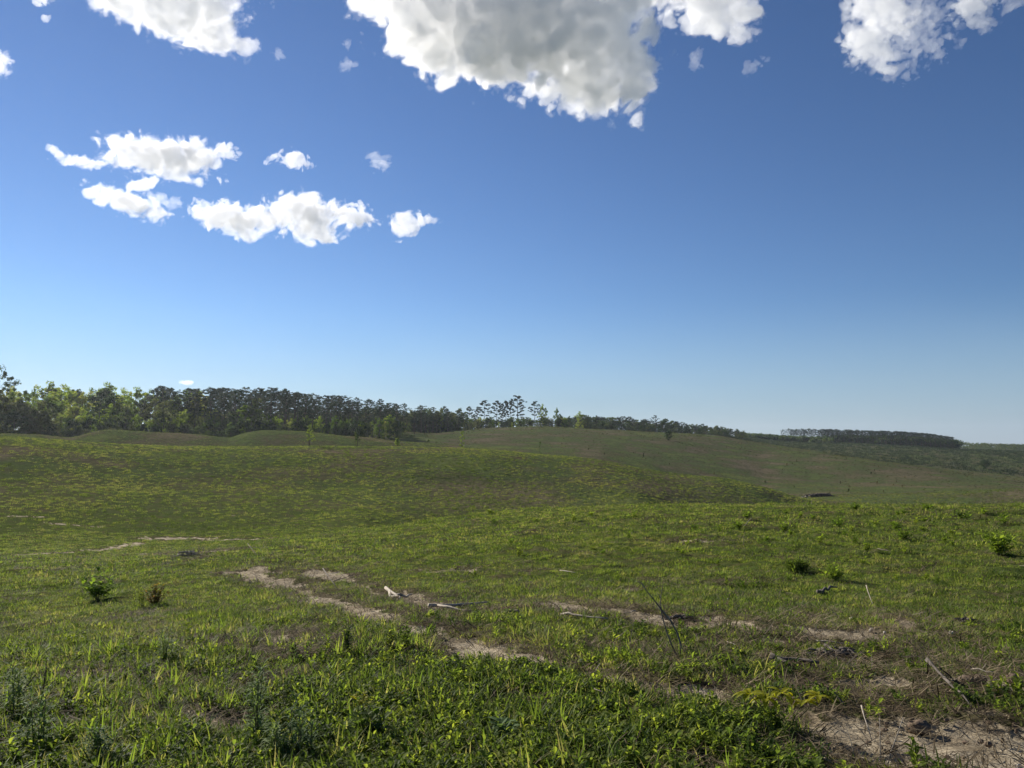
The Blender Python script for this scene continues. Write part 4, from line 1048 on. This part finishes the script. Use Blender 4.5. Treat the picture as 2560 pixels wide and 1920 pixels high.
for px, py, h, w, lf, lab in (
    (85, 1880, 120, 70, 34, 'tall feathery weed at the bottom left corner, half out of the light'), (40, 1790, 110, 60, 30, 'tall feathery weed at the left edge'),
    (250, 1915, 90, 90, 34, 'silvery weed clump at the bottom, right of the corner weed'), (642, 1862, 180, 60, 34, 'tallest feathery weed standing in the lower left grass'),
    (760, 1900, 150, 110, 36, 'broad feathery weed right of the tallest one'), (415, 1660, 80, 50, 22, 'dark feathery weed behind the straw patch on the left'),
    (690, 1905, 90, 120, 34, 'low feathery weed between the tall ones at the bottom')):
    plant('feathery_weed', px, py, h, w, lab, 'spire', M_DARKWEED, 7, leafpx=lf, n=6, cat='weed')
plant('broad_leaf_weed', 925, 1868, 88, 96, 'weed with upright broad leaves below the yellow flowering weed', 'bushy', M_WEED, 9, leafpx=34, n=8, cat='weed')
plant('yellow_weed', 905, 1790, 62, 90, 'weed with bright yellow leaves in the near grass', 'bushy', M_YELLOW, 10, leafpx=15, n=8, cat='weed')
plant('yellow_weed', 1010, 1762, 34, 26, 'small bright yellow weed right of the larger yellow one', 'bushy', M_YELLOW, 11, leafpx=14, n=4, cat='weed')
plant('broad_leaf_weed', 1262, 1860, 60, 44, 'dark broad leafed weed below the heap of dead stalks', 'bushy', M_DARKWEED, 12, leafpx=30, n=6, cat='weed')
plant('corner_seedling', 1905, 1905, 34, 30, 'pale small seedling at the bottom right of centre', 'bushy', M_BUSHLEAF, 13, leafpx=18, n=4, cat='seedling')
R2 = np.random.default_rng(91)
for k in range(46):
    px, py = R2.uniform(1150, 2540), R2.uniform(1275, 1470)
    plant('slope_seedling', px, py, R2.uniform(9, 17) * (1 + (py - 1275) / 260), R2.uniform(8, 20) * (1 + (py - 1275) / 260), 'knee high seedling among the grass of the near right slope', 'bushy', M_BUSHLEAF, k, 'seedlings scattered over the near right slope', 'seedling', 7, 4)
# specks of young trees over the far hillside
for k in range(46):
    px = R2.uniform(1440, 2440); r = R2.uniform(215, 360)
    p = polar(px, r)
    if H0(np.array([p[0]]), np.array([p[1]]))[0] > -99:
        tree('hillside_sapling', PALETHICK[k % 3], p, R2.uniform(0.45, 0.9), 'dark young tree no taller than the weeds of the far hillside', 'young trees dotted over the far hillside', 'sapling', ('stem', 'leaves'), wide=0.6)
tree('hillside_bush', THICK[0], polar(1672, 352), 4.0, 'dark round bush alone near the top of the far hill', None, 'bush', ('stem', 'leaves'))
tree('hillside_bush', THICK[1], polar(2462, 560), 6.0, 'dark bush alone on the distant slope near the right edge', None, 'bush', ('stem', 'leaves'))

# ---------------------------------------------------------------- dead wood, stalks, stones
def stick(name, pix, rad, label, mat=M_PALE, lift=0.03, cat='stick', group=None, forks=(), ends=None):
    """pix: photo pixels along a branch lying on the ground; ends: height above ground of each point"""
    P = [at(*q) for q in pix]
    for i, q in enumerate(P): q[2] += (ends[i] if ends else lift)
    c = P[0].copy(); b = MB(); R_ = np.random.default_rng(int(pix[0][0]))
    pts = []
    for i in range(len(P) - 1):
        for t in (0, 0.33, 0.66): pts.append(P[i] + (P[i+1] - P[i]) * t - c + R_.normal(0, rad * 0.35, 3))
    pts.append(P[-1] - c); n = len(pts)
    rad = rad * 0.62
    b.tube(pts, [rad * (1 - 0.55 * i / (n - 1)) * R_.uniform(0.9, 1.1) for i in range(n)], 8)
    for k, (px, py, dz, rr) in enumerate(forks):
        e = at(px, py); e[2] += dz; s = pts[min(n - 2, 1 + k * 2)]
        b.tube(crooked(R_, s, e - c, 3, 0.04), [rr, rr * 0.8, rr * 0.6, rr * 0.3], 6)
    return tag(link(name, b.mesh(name, mat, True), None, c), label, cat, group)
stick('forked_log', [(962, 1482), (1005, 1500), (1030, 1494)], 0.045, 'pale bent log, stripped of bark, at the head of the bare track', M_PALE, 0.05, 'log', None, [(995, 1506, 0.03, 0.03)])
stick('long_log', [(1068, 1524), (1140, 1522), (1220, 1515)], 0.04, 'long pale log lying level right of the bent log', M_PALE, 0.05, 'log', None, [(1200, 1532, 0.02, 0.02)])
stick('long_branch', [(1405, 1540), (1450, 1550), (1520, 1556)], 0.025, 'thin pale branch on the grass left of the standing forked branch', M_PALE, 0.04)
stick('grey_log', [(1925, 1660), (1985, 1664), (2048, 1674)], 0.038, 'bark covered log in the brown debris right of centre', M_GREYWOOD, 0.05, 'log', None, [(1975, 1672, 0.03, 0.02)])
stick('dark_log', [(2046, 1492), (2070, 1486), (2092, 1480)], 0.045, 'short dark log with a pale cut end on the right slope', M_GREYWOOD, 0.08, 'log', None, [(2050, 1484, 0.06, 0.03)])
stick('leaning_branch', [(2322, 1695), (2362, 1722), (2420, 1762)], 0.017, 'dark branch lying aslant on the brown ground at the right', M_GREYWOOD, 0.05, 'branch', None, [(2318, 1680, 0.10, 0.012), (2432, 1775, 0.01, 0.012)], [0.14, 0.08, 0.02])
stick('thin_stick', [(1400, 1430), (1440, 1436)], 0.018, 'short pale stick on the near slope above the bare patch', M_PALE)
stick('thin_stick', [(2166, 1500), (2184, 1516)], 0.014, 'slanting pale stick standing in the grass of the right slope', M_PALE, 0.05, ends=[0.22, 0.0])
stick('thin_stick', [(1860, 1318), (1880, 1314)], 0.02, 'pale stick leaning beside a small bush near the crest', M_PALE, ends=[0.02, 0.25])
stick('thin_stick', [(2196, 1384), (2228, 1392)], 0.02, 'curved grey stick above the fresh green bush', M_GREYWOOD, 0.12)
stick('thin_stick', [(1478, 1752), (1510, 1768)], 0.007, 'short pale stick among the near leafy weeds', M_PALE, 0.09)
stick('thin_stick', [(2156, 1835), (2180, 1866)], 0.007, 'pale stalk slanting down at the edge of the sandy patch', M_PALE, ends=[0.16, 0.03])
stick('thin_stick', [(2202, 1912), (2203, 1905)], 0.005, 'upright dead stalk at the bottom right', M_PALE, ends=[0.0, 0.22])
stick('thin_stick', [(2218, 1914), (2262, 1902)], 0.006, 'dead stalk leaning right at the bottom right', M_PALE, ends=[0.0, 0.22])
stick('thin_stick', [(2140, 1905), (2120, 1900)], 0.005, 'dead stalk leaning left at the bottom right', M_PALE, ends=[0.0, 0.15])
stick('thin_stick', [(2430, 1682), (2484, 1690)], 0.012, 'straight pale stick lying above the leaning dark branch', M_PALE)
stick('thin_stick', [(1820, 1612), (1842, 1622)], 0.01, 'little pale stick left of the bark covered log', M_PALE)
stick('thin_stick', [(1484, 1690), (1500, 1680)], 0.009, 'forked pale twig at the upper edge of the weeds', M_PALE, ends=[0.0, 0.06])
stick('thin_stick', [(2040, 1610), (2140, 1618)], 0.012, 'long thin stick in the brown debris above the bark covered log', M_PALE)
stick('thin_stick', [(1590, 1534), (1570, 1538)], 0.012, 'pale stick at the foot of the bare patch right of centre', M_PALE)
stick('fallen_twigs', [(1100, 1497), (1150, 1495)], 0.014, 'dark twig lying just above the long pale log', M_GREYWOOD)
stick('fallen_branch', [(618, 1384), (648, 1396)], 0.014, 'bare dark branch poking up at the gully edge', M_GREYWOOD, ends=[0.35, 0.0], cat='branch', forks=[(655, 1386, 0.2, 0.008)])
stick('fallen_branch', [(806, 1450), (846, 1478)], 0.018, 'dark branch trailing toward the bent log', M_GREYWOOD, ends=[0.25, 0.02], cat='branch', forks=[(860, 1470, 0.2, 0.008), (885, 1462, 0.2, 0.008)])

# the bare forked branch that stands upright in the grass
def standing_branch():
    base = at(1702, 1640); r = math.hypot(base[0], base[1]); k = r / F
    def q(px, py, dy=0.0): return np.array([(px - 1702) * k, dy, (1640 - py) * k * 1.02])
    b = MB()
    b.tube([q(1702, 1645), q(1703, 1615, .01), q(1695, 1588, .02), q(1681, 1562, .03), q(1660, 1537, .03), q(1640, 1512, .02), q(1620, 1488, 0), q(1605, 1468, -.02)],
           [.010, .009, .008, .0085, .007, .005, .0035, .002], 7)
    b.tube([q(1693, 1642, .02), q(1680, 1612, .03), q(1670, 1585, .03), q(1660, 1550, .03), q(1657, 1522, .04), q(1660, 1500, .05), q(1666, 1476, .06)],
           [.008, .007, .0065, .006, .0045, .003, .0015], 6)
    b.tube([q(1672, 1552, .03), q(1664, 1546, .06), q(1652, 1530, .08)], [.007, .005, .002], 5)
    b.tube([q(1620, 1488, 0), q(1612, 1474, .03), q(1596, 1470, .05)], [.004, .003, .001], 5)
    b.tube([q(1658, 1510, .04), q(1650, 1496, .06)], [.004, .001], 5)
    b.tube([q(1686, 1570, .03), q(1692, 1556, .0)], [.006, .002], 5)
    tag(link('standing_branch', b.mesh('standing_branch', simple_mat('dry_bark', (0.10, 0.085, 0.065), (0.30, 0.26, 0.20), 14, 0.9, 0.6), True), None, base), 'bare forked branch standing upright in the grass right of centre', 'branch')
standing_branch()

def brush_pile(name, px, py, wpx, hpx, n, label, mat=M_GREYWOOD, rad=0.05, cat='brush pile', rmax=1500):
    c = at(px, py, rmax=rmax); r = math.hypot(c[0], c[1]); w, h = wpx * r / F, hpx * r / F
    R_ = np.random.default_rng(int(px)); b = MB()
    for i in range(n):
        u = R_.normal(0, 0.24); x = np.clip(u, -0.48, 0.48) * w; hh = h * (1 - (abs(x) / (0.5 * w)) ** 2)
        z = R_.uniform(0, max(hh, 0.02)); a = R_.normal(0, 0.6); L = w * R_.uniform(0.12, 0.3)
        y = R_.normal(0, 0.14) * w * 0.6; d = np.array([math.cos(a), math.sin(a), R_.normal(0, 0.12)]) * L / 2
        p = np.array([x, y, z])
        b.tube(crooked(R_, p - d, p + d, 3, 0.03), [rad * R_.uniform(0.4, 1)] * 3 + [rad * 0.3], 5)
    return tag(link(name, b.mesh(name, mat, True), None, c), label, cat)
brush_pile('brush_pile', 2052, 1242, 74, 8, 110, 'dark heap of cut branches on the valley floor below the far hill', M_GREYWOOD, 0.11)
brush_pile('pale_log_pile', 2012, 1246, 30, 5, 9, 'few pale logs at the left end of the dark branch heap', M_PALE, 0.14, 'logs')
brush_pile('stalk_heap', 1335, 1772, 190, 22, 130, 'heap of dead brown stalks in the near weeds', M_STRAW, 0.006, 'heap')
brush_pile('debris_heap', 470, 1390, 64, 11, 40, 'small heap of grey roots at the gully edge on the left', M_PALE, 0.022, 'heap')
brush_pile('debris_heap', 1290, 1535, 90, 8, 60, 'strip of broken sticks right of the long pale log', M_GREYWOOD, 0.018, 'debris')
brush_pile('debris_heap', 2100, 1640, 150, 12, 90, 'dark debris of bark and sticks above the bark covered log', M_GREYWOOD, 0.014, 'debris')
brush_pile('debris_heap', 1700, 1548, 90, 9, 50, 'tangle of roots behind the standing forked branch', M_GREYWOOD, 0.016, 'debris')
brush_pile('debris_heap', 2420, 1560, 60, 12, 40, 'dark tangle of sticks near the right edge', M_GREYWOOD, 0.016, 'debris')

def rock(name, px, py, wpx, hpx, label, mat, cat, seed, group=None):
    c = at(px, py); k = math.hypot(c[0], c[1]) / F; bm_v = []; n1, n2 = 16, 22
    R_ = np.random.default_rng(seed); V = []
    for i in range(n1 + 1):
        th = math.pi * i / n1
        for j in range(n2):
            ph = 2 * math.pi * j / n2; V.append((math.sin(th) * math.cos(ph), math.sin(th) * math.sin(ph), math.cos(th)))
    V = np.array(V); d = 1 + 0.45 * vnoise3(V[:, 0] * 1.6 + seed, V[:, 1] * 1.6, V[:, 2] * 1.6, seed) + 0.25 * vnoise3(V[:, 0] * 4 + seed, V[:, 1] * 4, V[:, 2] * 4, seed)
    V = V * d[:, None] * np.array([wpx * k / 2, wpx * k / 2.3, hpx * k * 0.75])
    Q = np.array([(i * n2 + j, (i + 1) * n2 + j, (i + 1) * n2 + (j + 1) % n2, i * n2 + (j + 1) % n2) for i in range(n1) for j in range(n2)])
    return tag(link(name, mesh_from(name, V, Q, mat, True), None, c), label, cat, group)
rock('earth_clod', 2300, 1822, 46, 22, 'brown clod of earth at the top of the sandy patch', M_CLOD, 'clod', 1)
rock('earth_clod', 2420, 1700, 34, 12, 'dark clod right of the leaning branch, left of its twin', M_CLOD, 'clod', 2)
rock('earth_clod', 2448, 1698, 28, 12, 'dark clod right of the leaning branch, right of its twin', M_CLOD, 'clod', 3)
rock('earth_clod', 2530, 1700, 30, 14, 'tan clod near the right edge of the picture', M_CLOD, 'clod', 4)
rock('earth_clod', 2068, 1725, 26, 14, 'dark clod in the debris above the yellow green seedling', M_CLOD, 'clod', 6)
for k, (px, py, w) in enumerate(((2130, 1550, 12), (2180, 1577, 12), (2212, 1582, 7), (2302, 1762, 9), (2382, 1586, 12), (2376, 1582, 8), (1708, 1606, 6), (1866, 1622, 7), (1862, 1618, 4), (1680, 1488, 5), (1820, 1500, 7), (1840, 1600, 5), (1442, 1576, 5), (1570, 1498, 7), (2548, 1920, 14))):
    rock('pale_stone', px, py, w, w * 0.7, 'pale pebble lying loose on the worn ground', M_STONE, 'stone', 20 + k, 'pale pebbles on the worn ground')
for k in range(26):
    px, py = R2.uniform(2150, 2560), R2.uniform(1800, 1915)
    rock('small_clod', px, py, R2.uniform(6, 16), R2.uniform(4, 9), 'small crumb of earth on the sandy patch', M_CLOD, 'clod', 50 + k, 'crumbs of earth on the sandy patch')

# ---------------------------------------------------------------- faint haze in the air under the clouds
def haze():
    x0, x1, y0, y1, z0, z1 = -5600, 5600, -5600, 5600, -60.0, 150.0
    zlow = float(PROFILE.min()) - 4; z0 = zlow
    V = [(x, y, z) for z in (z0, z1) for y in (y0, y1) for x in (x0, x1)]
    Fc = [(0, 2, 3, 1), (4, 5, 7, 6), (0, 1, 5, 4), (2, 6, 7, 3), (0, 4, 6, 2), (1, 3, 7, 5)]
    m = bpy.data.materials.new('haze_air'); m.use_nodes = True; nt = m.node_tree
    nt.nodes.remove(nt.nodes['Principled BSDF'])
    v = nt.nodes.new('ShaderNodeVolumePrincipled'); v.inputs['Color'].default_value = (0.82, 0.90, 1.0, 1)
    v.inputs['Density'].default_value = 0.00008; v.inputs['Anisotropy'].default_value = 0.45
    nt.links.new(v.outputs[0], nt.nodes['Material Output'].inputs['Volume'])
    tag(link('haze', mesh_from('haze', V, Fc, m)), 'faint blue haze over the hills', 'haze', None, 'stuff')
haze()
